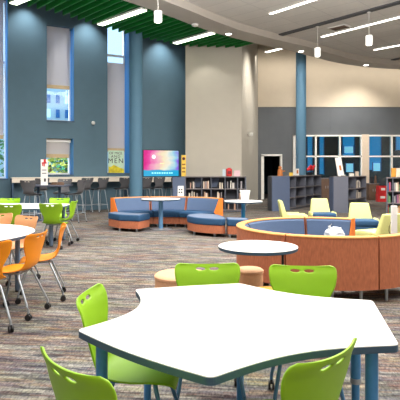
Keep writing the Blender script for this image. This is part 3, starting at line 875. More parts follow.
# slanted blue dividers seen in the bays
for cx,cz in ((.40,.845),(.98,.845),(1.02,.12)):
    bm=B(); 
    q=[(cx-.16,0),(cx+.1,0),(cx+.2,.3),(cx-.06,.3)]
    prism(bm,q,0,.01); bmesh.ops.transform(bm,matrix=Matrix.Translation((0,.34,cz))@Matrix.Rotation(PI/2,4,'X'),verts=bm.verts[:]); link('display_slope',bm,M['bluepanel'],t)
xs=[0]
for c_ in colsL[1:]: xs.append(xs[-1]+c_)
gz=[.07,.43,.79]
lab='small book in the long low bookcase by the tan wall'
for (col,row,a,b) in ((0,2,.15,.40),(0,1,.1,.5),(1,2,.02,.28),(1,1,.05,.28),(2,2,.28,.44),(2,1,.2,.42),(3,2,.05,.36),(3,1,.06,.2),(3,0,.04,.36),(4,2,.05,.2),(4,1,.03,.15),(2,0,.1,.4),(1,0,.05,.2)):
    fill(caseL,xs[col]+.03+a*.9,min(xs[col]+b,xs[col+1]-.06),gz[row],lab,'books in the long low bookcase',.6,[1,6,8,8,1,9,8,9])
# things on it
def p_on(px,Y): return Vector((X(px,Y),Y,HB+.001))
t=thing('red_box','red box with dark front standing on the long low bookcase','box',p_on(229,LB+.2),.1)
bm=B(); box(bm,(0,0,.13),(.19,.16,.26)); link('box_body',bm,M['red'],t,bevel=.02)
bm=B(); box(bm,(0,-.083,.13),(.12,.006,.1)); link('front_label',bm,mat('dark red',rgb(110,18,30),.5),t)
bm=B(); box(bm,(0,0,.275),(.1,.08,.03)); link('lid',bm,M['red'],t,bevel=.008)
o=None
bm=B(); box(bm,(0,0,.12),(.1,.03,.25)); box(bm,(0,.03,.1),(.09,.04,.2)); o=link('picture_card',bm,mat('pale blue card',rgb(196,212,224),.6)); o.location=p_on(224,LB+.2); tag(o,'pale blue card standing left of the red box','card')
bm=B(); box(bm,(0,0,.1),(.2,.03,.2),.0); box(bm,(0,.05,.01),(.2,.1,.02)); o=link('propped_book',bm,mat('pale pink cover',rgb(222,186,196),.6)); o.location=p_on(237,LB+.2); tag(o,'pale pink book propped right of the red box','book')
t=thing('yellow_banner','narrow yellow banner with dark blocks standing beside the screen','banner',(X(183.7,17.6),17.6,0),0)
zb0=H-(176.3-168)*17.6/F; zb1=H+(168-155)*17.6/F
bm=B(); box(bm,(0,0,(zb0+zb1)/2),(.16,.02,zb1-zb0)); link('banner_sheet',bm,M['ysign'],t)
bm=B(); tube(bm,[(0,.03,0),(0,.03,zb1)],.012,8); box(bm,(0,0,.01),(.25,.2,.02)); link('banner_stand',bm,M['black'],t)
bm=B(); lathe(bm,[(.055,0),(.055,.004)],seg=18); bmesh.ops.transform(bm,matrix=Matrix.Translation((.0,-.011,zb1-.13))@Matrix.Rotation(PI/2,4,'X'),verts=bm.verts[:]); link('round_mark',bm,mat('maroon ink',rgb(96,40,40),.6),t)
bm=B()
for k in range(3): box(bm,(0,-.013,zb1-.33-k*.13),(.11,.004,.05))
link('block_mark',bm,mat('brown ink',rgb(150,96,50),.6),t)

# centre bookcase: solid end panel to the left, empty shelves running back to the right
def angled_case(label,P0,P1,P2,cols,m_end,books=None):
    P0=Vector(P0);P1=Vector(P1);P2=Vector(P2)
    d=(P2-P1); ln=d.length; rz=math.atan2(d.y,d.x)
    wsum=sum(cols); cols=[c*ln/wsum for c in cols]
    t=bookcase('bookcase',label,(P1.x,P1.y,0),rz,cols,[.36,.36,.40],HB,.42)
    inv=Matrix.Rotation(-rz,4,'Z')
    a=inv@Vector((P0.x-P1.x,P0.y-P1.y,0)); 
    # end cheek panel from P0 to P1
    dd=Vector((a.x,a.y)); L3=dd.length; ang=math.atan2(dd.y,dd.x)
    bm=B(); box(bm,(a.x/2,a.y/2,HB/2-.005),(L3,.05,HB-.01),ang); link('cheek_panel',bm,m_end,t)
    # side of the hidden row
    return t
caseC=angled_case('empty blue bookcase with a wooden figure and red flowers on top',(X(272,17.3),17.3),(X(289.3,17.75),17.75),(X(321,20.6),20.6),[.6,1.0,.8,.9],M['bluepanel'])
caseR=angled_case('grey blue bookcase with a tilted white easel sign on top',(X(333.5,16.7),16.7),(X(348,16.75),16.75),(X(366,18.4),18.4),[.8,1.1],M['case'])
lab='book standing in the grey blue bookcase under the easel sign'
cw=math.hypot(X(366,18.4)-X(348,16.75),1.65)
for z,a,b in ((.79,.52,.75),(.43,.5,.8)): fill(caseR,cw*a,cw*b,z,lab,'books under the easel sign',.9,[1,6,7,6])
caseF=bookcase('bookcase','bookcase crammed with colourful books at the right picture edge',(X(387,15.3),15.3,0),-.36,[.17,.5,.6],[.36,.36,.40],HB,.42)
lab='colourful book in the bookcase at the right edge'
for z in (.07,.43,.79):
    fill(caseF,.025,.14,z,lab,'books at the right edge',1,[0,2,4,5,0]); fill(caseF,.20,.64,z,lab,'books at the right edge',.9); fill(caseF,.70,1.2,z,lab,'books at the right edge',.9)
# on-top display books at the right
for k,(px,h_) in enumerate(((371,.0),(376,.0),(394,.0),(398.5,.0))): pass
for px,lab_,ci in ((393.5,'propped yellow book on the bookcase at the right edge, left of two',3),(398.5,'propped pale book on the bookcase at the right edge, right of two',1)):
    t=thing('propped_book',lab_,'book',(X(px,15.55),15.55,HB+.001),.3)
    bm=B(); box(bm,(0,0,.14),(.17,.02,.28)); link('cover',bm,BK[ci],t); bm=B(); box(bm,(0,.04,.006),(.12,.1,.012)); link('stand',bm,M['ink'],t)
# on centre case
def on_case(case,x,y): return world(case,(x,y,HB))
p=Vector((X(279.5,17.75),17.75,HB)) 
p=on_case(caseC,-.05,.2); 
pz=Vector((X(280,17.9),17.9,HB))
# top slab over the cheek so things have something to stand on
for cs,Pa,Pb,Pc,Pd in ((caseC,(X(272,17.3),17.3),(X(289.3,17.75),17.75),(X(289.3,17.75)-.25,18.45),(X(272,17.3)-.05,17.9)),(caseR,(X(333.5,16.7),16.7),(X(348,16.75),16.75),(X(348,16.75)-.3,17.25),(X(333.5,16.7)+.0,17.2))):
    bm=B(); rz=cs.rotation_euler.z; q=[]
    for P in (Pa,Pb,Pc,Pd):
        v=Matrix.Rotation(-rz,4,'Z')@Vector((P[0]-cs.location.x,P[1]-cs.location.y,0)); q.append((v.x,v.y))
    prism(bm,q,HB-.025,HB); link('corner_top',bm,M['caseedge'],cs)
    bm=B(); dq=Vector(q[3])-Vector(q[0]); cq=(Vector(q[3])+Vector(q[0]))/2
    box(bm,(cq.x,cq.y,(HB-.03)/2),(dq.length,.03,HB-.03),math.atan2(dq.y,dq.x)); link('side_panel',bm,M['bluepanel'] if cs is caseR else M['casedark'],cs)
t=thing('wooden_figure','orange brown carved wooden figure on the empty blue bookcase','figurine',pz)
bm=B(); lathe(bm,[(.10,0),(.105,.04),(.085,.1),(.095,.17),(.075,.23),(.05,.255),(.062,.29),(.055,.33),(.02,.36)],seg=20); link('figure_body',bm,M['wood'],t,smooth=60)
bm=B(); tube(bm,[(.06,0,.2),(.11,-.02,.17),(.18,-.02,.18)],.018,8); link('arm',bm,M['wood'],t,smooth=60)
def cased_item(px,Y): return Vector((X(px,Y),Y,HB+.001))
t=thing('propped_book','yellow book propped on the empty blue bookcase, left of a white one','book',cased_item(291,18.3),.6)
bm=B(); box(bm,(0,0,.06),(.17,.03,.12)); link('cover',bm,BK[3] if False else M['ysign'],t); bm=B(); box(bm,(0,.04,.006),(.12,.08,.012)); link('stand',bm,M['ink'],t)
t=thing('propped_book','white picture book propped on the empty blue bookcase','book',cased_item(297,18.75),.5)
bm=B(); box(bm,(0,0,.13),(.18,.03,.26)); link('cover',bm,M['whitep'],t); bm=B(); box(bm,(.01,-.018,.14),(.08,.004,.13)); link('cover_picture',bm,M['wood'],t); bm=B(); box(bm,(0,.04,.006),(.12,.08,.012)); link('stand',bm,M['ink'],t)
t=thing('potted_flower','pot of red flowers on the empty blue bookcase','potted plant',cased_item(310,20.05))
bm=B(); lathe(bm,[(.07,0),(.1,.12),(.105,.13)],seg=20); link('pot',bm,M['ink'],t,smooth=50)
bm=B()
for k in range(40):
    a=random.uniform(0,6.28); r=random.uniform(.02,.17); q=Vector((r*math.cos(a),r*math.sin(a),.14+random.uniform(0,.1)))
    vs=[bm.verts.new(q+Vector((random.uniform(-.05,.05),random.uniform(-.05,.05),random.uniform(-.02,.04)))) for _ in range(3)]; bm.faces.new(vs)
link('leaves',bm,M['leafdark'],t)
bm=B()
for k in range(16):
    a=random.uniform(0,6.28); r=random.uniform(.02,.2); c=(r*math.cos(a),r*math.sin(a)*.7,.25+random.uniform(-.03,.13)); 
    rr=bmesh.ops.create_icosphere(bm,subdivisions=1,radius=random.uniform(.04,.07)); bmesh.ops.translate(bm,vec=c,verts=rr['verts'])
link('blooms',bm,M['redpetal'],t)
# easel sign
t=thing('easel_sign','tall tilted white sign with a picture on the grey blue bookcase','sign',Vector((X(341,16.95),16.95,HB+.03)),.05)
bm=B(); box(bm,(0,0,.31),(.21,.025,.62)); bmesh.ops.transform(bm,matrix=Matrix.Rotation(-.13,4,'Y')@Matrix.Rotation(-.12,4,'X'),verts=bm.verts[:]); link('sign_board',bm,M['whitep'],t)
bm=B(); box(bm,(.015,-.016,.26),(.07,.004,.17)); bmesh.ops.transform(bm,matrix=Matrix.Rotation(-.13,4,'Y')@Matrix.Rotation(-.12,4,'X'),verts=bm.verts[:]); link('printed_picture',bm,M['wood'],t)
bm=B(); tube(bm,[(-.06,.06,.55),(.0,.18,.0)],.01,8); box(bm,(.03,0,.012),(.22,.07,.022)); link('easel_leg',bm,M['whitep'],t)
for px,Y,w,h_,ci,lb in ((351.5,17.3,.2,.1,6,'low white book lying on the grey blue bookcase beside the sign'),(357,17.75,.12,.16,1,'small cream book standing on the grey blue bookcase, right end')):
    t=thing('display_book',lb,'book',(X(px,Y),Y,HB),.6)
    bm=B(); box(bm,(0,0,h_/2),(w,.06,h_)); link('cover',bm,BK[ci],t); bm=B(); box(bm,(0,.002,h_/2+.004),(w-.012,.052,h_-.002)); link('pages',bm,M['whitep'],t)

# ------------------------------------------------------------ rear door, storefront, dark rooms beyond
z_d=H+(168-156)*24/F
bm=B()
d0,d1=ux(263),ux(281)
for a,b in ((d0-.09,d0+.03),(d1-.03,d1+.05)): box2(bm,(a,23.93,0),(b,24.27,z_d+.06))
box2(bm,(d0-.09,23.93,z_d),(d1+.05,24.27,z_d+.08)); root=struct('door_1',bm,M['frame'])
bm=B(); box(bm,(d0+.06,24.68,z_d/2),(.05,.82,z_d-.02)); lf=link('door_leaf',bm,M['whitep'],root)
bm=B(); tube(bm,[(d0+.10,25.0,1.0),(d0+.16,25.0,1.0),(d0+.16,24.9,1.0)],.012,8); link('door_handle',bm,M['sleg'],lf)
# storefront frame
bm=B(); zt0=.12; zt1=H+(168-135)*24/F; zmid=H+(168-156.4)*24/F
def vbar(px,w): box2(bm,(ux(px)-w/2,23.9,zt0),(ux(px)+w/2,24.1,zt1))
for px,w in ((294,.12),(315.5,.07),(339.5,.07),(361,.06),(391.3,.07),(428,.07)): vbar(px,w)
box2(bm,(ux(293),23.9,zmid-.035),(ux(430),24.1,zmid+.035)); box2(bm,(ux(293),23.9,zt1-.07),(ux(430),24.1,zt1)); box2(bm,(ux(293),23.9,zt0),(ux(430),24.1,zt0+.08))
root=struct('window_5',bm,M['frame'])
bm=B(); box2(bm,(ux(293),24.0,zt0),(ux(430),24.01,zt1)); link('pane',bm,M['glass2'],root)
bm=B(); box2(bm,(ux(361.3),23.85,0),(ux(368.2),24.15,zt1+.02)); struct('trim_4',bm,mat('cream pilaster',rgb(226,208,186),.6))
# room beyond
bm=B(); box2(bm,(2.2,29,0),(16,29.2,5)); struct('wall_beyond',bm,M['dkroom'])
bm=B(); box2(bm,(2.2,24.3,4.6),(16,29,4.8)); struct('ceiling_beyond',bm,M['dkroom'])
bm=B(); box2(bm,(ux(287),24.3,0),(ux(287)+.1,29,4.6)); struct('wall_partition',bm,M['dkroom'])
bm=B(); box2(bm,(2.2,24.3,0),(2.3,29,4.6)); struct('wall_beyond_left',bm,M['dkroom'])
bm=B(); box2(bm,(2.3,24.3,.001),(16,29,.01)); struct('floor_beyond',bm,M['dkfloor'])
# glowing panels added in that room for cyan reflections in the storefront glass
def glowpanel(n,px0,px1,py0,py1,m,Y=28.98):
    bm=B(); a=W(px0,py1,Y); b=W(px1,py0,Y); box2(bm,(a.x,Y-.03,a.z),(b.x,Y,b.z)); root=struct('window_%d'%n,bm,m)  # added glowing panel in place of a reflection, not a real window
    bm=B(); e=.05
    box2(bm,(a.x-e,Y-.05,a.z-e),(a.x,Y,b.z+e)); box2(bm,(b.x,Y-.05,a.z-e),(b.x+e,Y,b.z+e)); link('window_frame',bm,M['jamb'],root)  # frame drawn round the added glowing panel
glowpanel(6,307.5,312,136,172,M['cyan']); glowpanel(7,319.5,323.5,136,174,M['cyan']); glowpanel(8,342.5,354,136,156,M['cyan']); glowpanel(9,344,353,146.5,153,M['palecyan'],28.9)
glowpanel(10,369,380.5,136,170,M['cyan']); glowpanel(11,373,380,163,171,M['palecyan'],28.9); glowpanel(12,346,353,163.5,172,M['palecyan'],28.9); glowpanel(13,396,410,136,150,M['cyan'])
# cabinets seen below the glass
def cabinet(px0,px1,pyt,Y,label,m):
    a=X(px0,Y); b=X(px1,Y); h_=H-(pyt-HY)*Y/F
    t=thing('wood_cabinet',label,'cabinet',((a+b)/2,Y,0))
    bm=B(); box2(bm,(-(b-a)/2,0,0),((b-a)/2,.45,h_)); link('carcass',bm,m,t,bevel=.01)
    bm=B(); box2(bm,(-(b-a)/2-.02,-.02,h_-.04),((b-a)/2+.02,.46,h_)); link('cabinet_top',bm,M['caseedge'],t)
    for s in (-1,1):
        bm=B(); box2(bm,(s*(b-a)/4-(b-a)*.22,-.015,.1),(s*(b-a)/4+(b-a)*.22,.0,h_-.08)); dr=link('door',bm,m,t)
        bm=B(); box(bm,(s*.05,-.025,h_*.6),(.015,.02,.12)); link('handle',bm,M['sleg'],dr)
    return t,h_
t,hc=cabinet(369,379,183.3,23.25,'brown wooden cabinet under the glass, left of the red stack',M['walnut'])
t2_,h2=cabinet(321.5,332,178,22.9,'dark brown cabinet behind the pale yellow chair, left of the easel bookcase',M['walnut'])
for k,(px,lb) in enumerate(((371.5,'left dark ornament on the brown wooden cabinet'),(375.5,'right dark ornament on the brown wooden cabinet'))):
    bm=B(); lathe(bm,[(.05,0),(.07,.08),(.04,.2+.06*k),(.055,.26+.06*k),(.02,.3+.06*k)],seg=14); o=link('ornament',bm,M['walnut'] if k else M['ink'],smooth=50); o.location=(X(px,23.4),23.4,hc); tag(o,lb,'ornament')
t=thing('red_crate_stack','stack placeholder','crate') if False else None
crate_p=None
for k in range(2):
    z=k*.36
    t=thing('red_crate',('lower' if k==0 else 'upper')+' red plastic crate of the stack beside the brown cabinet','crate',(X(381.5,22.3),22.3,z),.1*k,'red crates')
    w_=.42-.06*k
    bm=B(); box2(bm,(-w_/2,-.15,0),(w_/2,.15,.03)); box2(bm,(-w_/2,-.15,.03),(w_/2,-.13,.35)); box2(bm,(-w_/2,.13,.03),(w_/2,.15,.35)); box2(bm,(-w_/2,-.13,.03),(-w_/2+.02,.13,.35)); box2(bm,(w_/2-.02,-.13,.03),(w_/2,.13,.35)); link('crate_body',bm,M['red'],t)
    bm=B(); box(bm,(0,-.153,.2),(w_*.5,.006,.1)); link('front_label',bm,M['whitep'],t)

# ------------------------------------------------------------ sofa ring modules
def arc_sofa(name,label,c,ri,ro,a0,a1,group,zs=.40,zt_=.73,seat_in=True,ends=('opanel','opanel'),feet=3,outer='osofa',padm='pad',zb=.08):
    am=math.radians((a0+a1)/2); rm=(ri+ro)/2
    loc=Vector((c[0]+rm*math.cos(am),c[1]+rm*math.sin(am),0))
    t=thing(name,label,'sofa',loc,0,group)
    P=lambda nm,m,prof,q0=a0,q1=a1,par=t,**k: (lambda bm:(arcprism(bm,c,prof,q0,q1,max(8,int(abs(q1-q0)/3))),link(nm,bm,m,par,origin=loc,**k))[1])(B())
    P('sofa_base',M['osofa'],[(ri+.02,zb),(ro-.24,zb),(ro-.24,.25),(ri+.02,.25)],smooth=35)
    P('seat_cushion',M['navy'],[(ri,.255),(ri-.012,.29),(ri-.012,zs-.04),(ri+.02,zs),(ro-.20,zs),(ro-.20,.255)],smooth=35)
    br=P('backrest',M[outer],[(ro-.24,zb),(ro,zb),(ro,.25),(ro-.005,zt_),(ro-.10,zt_),(ro-.13,.6),(ro-.2,zs),(ro-.24,.25)],smooth=35)
    P('back_pad',M[padm],[(ro-.205,zs-.02),(ro-.22,zs+.01),(ro-.135,zt_-.03),(ro-.10,zt_-.005),(ro-.095,.6)],a0+.8,a1-.8,br,smooth=35)
    P('top_trim',M['rim'],[(ro-.108,zt_-.005),(ro-.108,zt_+.008),(ro-.09,zt_+.016),(ro-.02,zt_+.016),(ro+.002,zt_+.008),(ro+.002,zt_-.004)],a0,a1,br,smooth=50)
    for e,aa,bb in ((ends[0],a0-.6,a0),(ends[1],a1,a1+.6)):
        if e: P('end_panel',M[e],[(ro-.26,zs),(ro+.002,zb+.02),(ro+.002,zt_+.015),(ro-.105,zt_+.015)],aa,bb,br)
    for k in range(feet):
        a=math.radians(a0+(a1-a0)*(k+.5)/feet)
        for r in (ri+.1,ro-.08):
            x,y=c[0]+r*math.cos(a),c[1]+r*math.sin(a)
            bm=B(); lathe(bm,[(.018,0),(.022,zb)],(x,y,0),12); link('foot',bm,M['sleg'],t,smooth=40,origin=loc)
    return t
def poly_bench(name,label,pts,group,zs=.40,r=.06,zb=.08):
    pl=roundpoly(pts,r,6); cx=sum(p.x for p in pl)/len(pl); cy=sum(p.y for p in pl)/len(pl); loc=Vector((cx,cy,0))
    t=thing(name,label,'bench',loc,0,group)
    cc=Vector((cx,cy))
    ins=lambda d:[p+(cc-p).normalized()*d for p in pl]
    bm=B(); prism(bm,ins(.012),zb,.25); link('bench_base',bm,M['osofa'],t,smooth=30,origin=loc)
    bm=B(); prism(bm,pl,.253,zs); link('seat_cushion',bm,M['navy'],t,bevel=.025,origin=loc)
    bm=B(); prism(bm,ins(.03),zs,zs+.003); link('cushion_sheen',bm,M['padsheen'],t,origin=loc)  # thin sheet in the lighter colour, painted sheen on the cushion
    for k in range(4):
        p=pl[int((k+.5)*len(pl)/4)%len(pl)]; p=p+(cc-p)*.22
        bm=B(); lathe(bm,[(.025,0),(.03,zb)],(p.x,p.y,0),12); link('foot',bm,M['sleg'],t,smooth=40,origin=loc)
    return t
g='middle sofa ring'
cm=(-.92,11.6)
arc_sofa('curved_sofa','curved blue sofa with orange back, left half of the middle ring',cm,1.1,1.75,104.5,140,g,ends=(None,'opanel'))
arc_sofa('curved_sofa','curved blue sofa with orange back, centre of the middle ring behind the table',cm,1.1,1.75,70,103.5,g,ends=(None,None))
arc_sofa('curved_sofa','curved blue sofa with orange end panel, right end of the middle ring',cm,1.1,1.75,32,69,g,ends=('opanel',None))
poly_bench('ottoman_bench','wedge shaped blue and orange bench left of the cafe table',[(-1.41,11.6),(-1.2,12.15),(-1.74,12.26),(-2.14,12.6),(-2.27,12.3),(-1.92,11.8)],g,r=.05)
poly_bench('ottoman_bench','round ended blue and orange bench right of the cafe table',[(.0,12.15),(-.3,11.85),(-.31,11.5),(-.12,11.1),(.16,10.88),(.56,10.74),(.56,11.35),(.42,11.9)],g,r=.3)
poly_bench('ottoman_bench','blue and orange bench partly hidden behind the large rust sofa',[(.585,10.73),(1.02,10.6),(1.06,11.0),(.585,11.2)],g,r=.05)
g='near sofa ring'
cn=(1.635,6.62)
arc_sofa('curved_sofa','far right curved sofa of the near ring, blue back padding facing us',cn,.5,1.15,53,91,g,ends=('opanel',None),padm='pad',zb=.155)
arc_sofa('curved_sofa','far left curved sofa of the near ring, sweeping behind the round side table',cn,.5,1.15,92,158,g,ends=(None,None),zb=.155)
arc_sofa('curved_sofa','rust backed curved sofa at the left of the near ring, beside the side table',cn,.5,1.15,159,234,g,ends=(None,None),zb=.155)
arc_sofa('curved_sofa','broad rust backed curved sofa in the middle of the near ring',cn,.5,1.15,235,287,g,ends=(None,None),zb=.155)
arc_sofa('curved_sofa','rust backed curved sofa running out of the right picture edge',cn,.5,1.15,288,338,g,ends=(None,'opanel'),zb=.155)
# tissue packet on the inside seat
p=(X(334.5,6.75),6.75)
p=(cn[0]+.62*math.cos(math.radians(60)),cn[1]+.62*math.sin(math.radians(60)))
t=thing('tissue_bag','crumpled white tissue bag resting on the near sofa ring seat','bag',(X(334.5,7.12),7.12,.401),.2)
bm=B(); r=bmesh.ops.create_icosphere(bm,subdivisions=3,radius=.15)
for v in bm.verts:
    v.co=Vector((v.co.x*1.0,v.co.y*.7,max(0,(v.co.z+.15)*.66*1.3)))+Vector((random.uniform(-1,1),random.uniform(-1,1),random.uniform(-.3,.6) if v.co.z>0 else 0))*.018
link('bag',bm,mat('white plastic film',rgb(222,228,238),.4),t,smooth=40)
bm=B(); tube(bm,[(-.05,0,.2),(-.08,0,.27),(-.04,.01,.3)],[.03,.02,.01],8); tube(bm,[(.05,0,.19),(.1,0,.25)],[.03,.01],8); link('bag_corner',bm,M['whitep'],t,smooth=60)

# cafe tables
def cafe(name,label,x,y,r,stem_m,base=True,rs=.055):
    t=thing(name,label,'table',(x,y,0))
    bm=B(); lathe(bm,[(r-.003,.741),(r,.743),(r-.003,.7455)],seg=56); link('tabletop',bm,M['white'],t)
    bm=B(); lathe(bm,[(r-.004,.712),(r,.718),(r,.741)],seg=56); link('edge_band',bm,M['edge'],t,smooth=40)
    bm=B(); lathe(bm,[(rs,.02),(rs,.712)],seg=24); link('pedestal',bm,stem_m,t,smooth=40)
    bm=B(); lathe(bm,[(.27,0),(.27,.012),(.06,.03)],seg=40); link('base_plate',bm,M['sleg'],t,smooth=40)
    return t
cafe('cafe_table','round white cafe table in the middle of the sofa ring',-.96,12.25,.48,mat('light blue steel post',rgb(110,160,205),.35,.3))
cafe('cafe_table','round white cafe table with a white bucket on it',X(243.2,11.45),11.45,.44,mat('bright blue steel post',rgb(40,140,200),.35,.2),rs=.045)
# round side table close to us (post off to the right)
tx,ty=X(258,4.85),4.85
t=thing('side_table','round white side table beside the tan stool, between table and sofa','table',(tx,ty,0))
bm=B(); lathe(bm,[(.381,.741),(.384,.743),(.381,.7455)],seg=64); link('tabletop',bm,M['white'],t)
bm=B(); lathe(bm,[(.378,.712),(.384,.718),(.384,.741)],seg=64); link('edge_band',bm,M['edge'],t,smooth=40)
bm=B(); tube(bm,[(.245,.03,.012),(.245,.03,.712)],.013,12); link('post',bm,M['black'],t,smooth=40)
bm=B(); box(bm,(.12,.03,.69),(.36,.05,.03)); link('top_bracket',bm,M['black'],t)
bm=B(); box(bm,(.02,.03,.008),(.5,.34,.016)); link('base_plate',bm,M['black'],t,bevel=.004)
# bucket on table
t=thing('bucket','white tapered bucket standing on the cafe table','bucket',(X(245,11.45),11.45,.7455))
bm=B(); lathe(bm,[(.085,0),(.118,.225),(.126,.23),(.126,.245),(.112,.245),(.08,.02)],seg=32); link('bucket_body',bm,M['whitep'],t,smooth=35)
bm=B(); tube(bm,[(-.124,0,.225),(-.1,-.06,.19),(0,-.125,.165),(.1,-.06,.19),(.124,0,.225)],.004,6); link('handle',bm,M['sleg'],t,smooth=40)
# card on sofa back rim
ca=math.radians(76); 
px_,py_=cm[0]+1.695*math.cos(ca),cm[1]+1.695*math.sin(ca)
t=thing('sign_card','white folded card with four dark squares on the middle sofa back','card',(px_,py_,.756),ca-PI/2)
bm=B(); prism(bm,[(-.03,0),(-.025,0),(0,.26),(.025,0),(.03,0),(.003,.27),(-.003,.27)],-.08,.08)
bmesh.ops.transform(bm,matrix=Matrix.Rotation(PI/2,4,'Z')@Matrix.Rotation(PI/2,4,'X'),verts=bm.verts[:]); link('folded_card',bm,M['whitep'],t)
bm=B()
for sx in (-1,1):
    for z in (.1,.175): box(bm,(sx*.032,-.032+.1*(z-.1)+.006,z),(.035,.006,.035))
link('dark_square',bm,M['ink'],t)

# ottomans
def ottoman(label,x,y,r,m,h_=.45):
    t=thing('ottoman',label,'ottoman',(x,y,0),0,'round ottomans')
    bm=B(); lathe(bm,[(r-.02,.03),(r,.05),(r,h_-.05),(r-.004,h_-.048)],seg=40); link('ottoman_body',bm,m,t,smooth=40)
    bm=B(); lathe(bm,[(r-.004,h_-.05),(r+.006,h_-.042),(r+.006,h_-.02),(r-.015,h_-.003),(r-.05,h_)],seg=40); link('seat_top',bm,m,t,smooth=50)
    bm=B(); lathe(bm,[(r-.05,0),(r-.05,.035)],seg=30); link('plinth',bm,M['black'],t)
ottoman('tan round ottoman directly under the round side table',X(249.5,5.25),5.25,.142,M['ottoman'])
ottoman('wide tan round ottoman behind the far left lime chair',X(182,5.0),5.0,.27,M['ottoman'])
ottoman('mustard round ottoman between the two far lime chairs',X(270,4.3),4.3,.17,M['ottoman2'])

# yellow lounge chairs
def lounge(x,y,face,label,seat='yellow',w=.5):
    rz=math.atan2(face[1],face[0])-PI/2
    t=thing('lounge_chair',label,'lounge chair',(x,y,0),rz,'pale yellow lounge chairs')
    bm=B(); prism(bm,roundpoly([(-w/2,-.26),(w/2,-.26),(w/2+.03,.28),(-w/2-.03,.28)],.08),.08,.27); link('chair_base',bm,M['yellow'] if seat=='yellow' else M['navy'],t,bevel=.02)
    bm=B(); prism(bm,roundpoly([(-w/2-.01,-.2),(w/2+.01,-.2),(w/2+.035,.29),(-w/2-.035,.29)],.08),.275,.40); link('seat_cushion',bm,M[seat],t,bevel=.03)
    bm=B()
    v=[(-w/2-.02,-.30,.27),(w/2+.02,-.30,.27),(w/2+.02,-.16,.27),(-w/2-.02,-.16,.27),(-w/2+.05,-.38,.73),(w/2-.05,-.38,.73),(w/2-.05,-.30,.73),(-w/2+.05,-.30,.73)]
    V=[bm.verts.new(q) for q in v]
    for f in ((0,1,2,3),(4,5,6,7),(0,1,5,4),(1,2,6,5),(2,3,7,6),(3,0,4,7)): bm.faces.new([V[i] for i in f])
    link('backrest',bm,M['yellow'],t,bevel=.03)
    for s in (-1,1):
        bm=B(); box(bm,(s*(w/2+.035),-.02,.36),(.06,.36,.12)); link('armrest',bm,M['yellow'],t,bevel=.03)
        for q in (-1,1):
            bm=B(); tube(bm,[(s*.2,q*.2,0),(s*.2,q*.2,.09)],.02,8); link('leg',bm,M['sleg'],t,smooth=40)
lounge(2.25,11.95,(1,-.05),'pale yellow lounge chair seen side on, facing right')
lounge(X(323,12.3),12.35,(0,-1),'pale yellow lounge chair with navy seat in front of the bookcases','navy')
lounge(X(365,10.6),10.75,(-.1,-1),'pale yellow lounge chair with navy seat below the pilaster','navy')
lounge(X(378,8.7),8.75,(-.42,.9),'pale yellow lounge chair turned away beside the white display post')
lounge(X(396,11.4),11.4,(-.9,.2),'pale yellow lounge chair farthest right, behind the white display post')
# white post
ky=7.55
t=thing('display_post','slim white display post with a dark cord standing behind the near sofa','display stand',(X(394,ky)+.0,ky,0),0)
bm=B(); box(bm,(0,0,.47),(.085,.05,.92)); link('post_panel',bm,M['whitep'],t,bevel=.006)
bm=B(); box(bm,(0,0,.01),(.26,.26,.02)); link('base_plate',bm,M['whitep'],t)
bm=B(); tube(bm,[(-.05,.0,.68),(-.075,-.01,.62),(-.08,-.01,.55),(-.05,0,.48),(-.03,0,.4)],.006,6); link('cord',bm,M['black'],t,smooth=50)

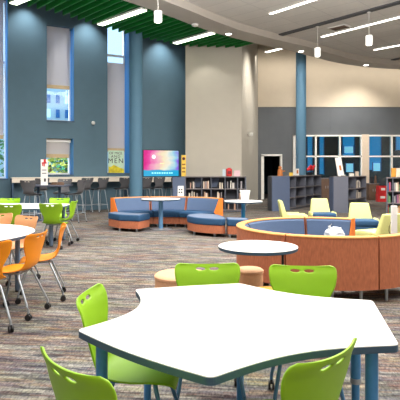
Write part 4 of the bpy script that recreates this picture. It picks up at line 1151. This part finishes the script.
# ------------------------------------------------------------ camera, light, world
cam=bpy.data.cameras.new('camera'); co=bpy.data.objects.new('camera',cam); COL.objects.link(co)
co.location=(0,0,H); co.rotation_euler=(PI/2,0,0); cam.sensor_width=36; cam.lens=45; cam.shift_y=(HY-200)/400; cam.clip_end=200
SC.camera=co
wd=bpy.data.worlds.new('world'); SC.world=wd; wd.use_nodes=True
bg=wd.node_tree.nodes['Background']; bg.inputs[0].default_value=(.5,.76,1,1); bg.inputs[1].default_value=1.9
def area(loc,rot,sx,sy,p,col=(1,.96,.9)):
    l=bpy.data.lights.new('area_light','AREA'); l.shape='RECTANGLE'; l.size=sx; l.size_y=sy; l.energy=p; l.color=col
    o=bpy.data.objects.new('area_light',l); COL.objects.link(o); o.location=loc; o.rotation_euler=rot; return o
area((1,2,6.0),(0,0,0),12,7,330)
area((2,9.5,6.0),(0,0,0),12,5,520)
area((5,12,5.98),(0,0,0),10,2.4,420,(1,.95,.88))
area((-5.5,9.5,5.8),(0,0,0),4,4,380)
area((2,3.5,3.6),(PI,0,0),16,6,1350,(.98,.97,.96))  # added upward fill to brighten the ceiling, no fixture there
area((5,9.0,5.0),(PI,0,0),14,2,1650,(.98,.97,.96))  # second added upward fill for the farther ceiling, hung above the view
area((0,-4.2,3.0),(math.radians(85),0,0),16,4,70,(.95,.98,1))
def spot(loc,to,p,ang,col=(1,.95,.86),blend=.5):
    l=bpy.data.lights.new('spot_light','SPOT'); l.energy=p; l.spot_size=math.radians(ang); l.spot_blend=blend; l.color=col; l.shadow_soft_size=.05
    o=bpy.data.objects.new('spot_light',l); COL.objects.link(o); o.location=loc
    o.rotation_euler=(Vector(to)-Vector(loc)).to_track_quat('-Z','Y').to_euler(); return o
for px,zz in ((27,7.3),(90,7.1),(165,6.7)):
    a=wp(wu(px,.5),.5,zz); b=wp(wu(px,.5),.12,2.0); spot(a,b,230,92,(.94,1,1),.9)
spot((X(200,17.5),17.5,5.9),(X(225,18.3),18.3,1.5),50,90)
spot((X(366,22.6),22.6,5.9),(X(354,24),24,3.2),110,100,blend=.9)
area((7.5,22.9,6.6),(math.radians(32),0,0),12,.3,100,(1,.94,.86))
for px,py,e_ in ((301,51.2,380),(366,65,420),(335,60,300)):
    p=onz(px,py,5.86); spot((p.x,p.y+.1,5.86),(p.x+.6,24,1.6),e_,95,(1,.97,.93),.8)
spot((3.6,19.6,6.1),(2.0,20.2,3.6),420,120,blend=.8)
sun=bpy.data.lights.new('sun','SUN'); sun.energy=9; sun.angle=.05; so_=bpy.data.objects.new('sun',sun); COL.objects.link(so_); so_.rotation_euler=Vector((.7,.2,-.68)).to_track_quat('-Z','Y').to_euler()
SC.view_settings.view_transform='Standard'; SC.view_settings.look='None'; SC.view_settings.exposure=0; SC.view_settings.gamma=1
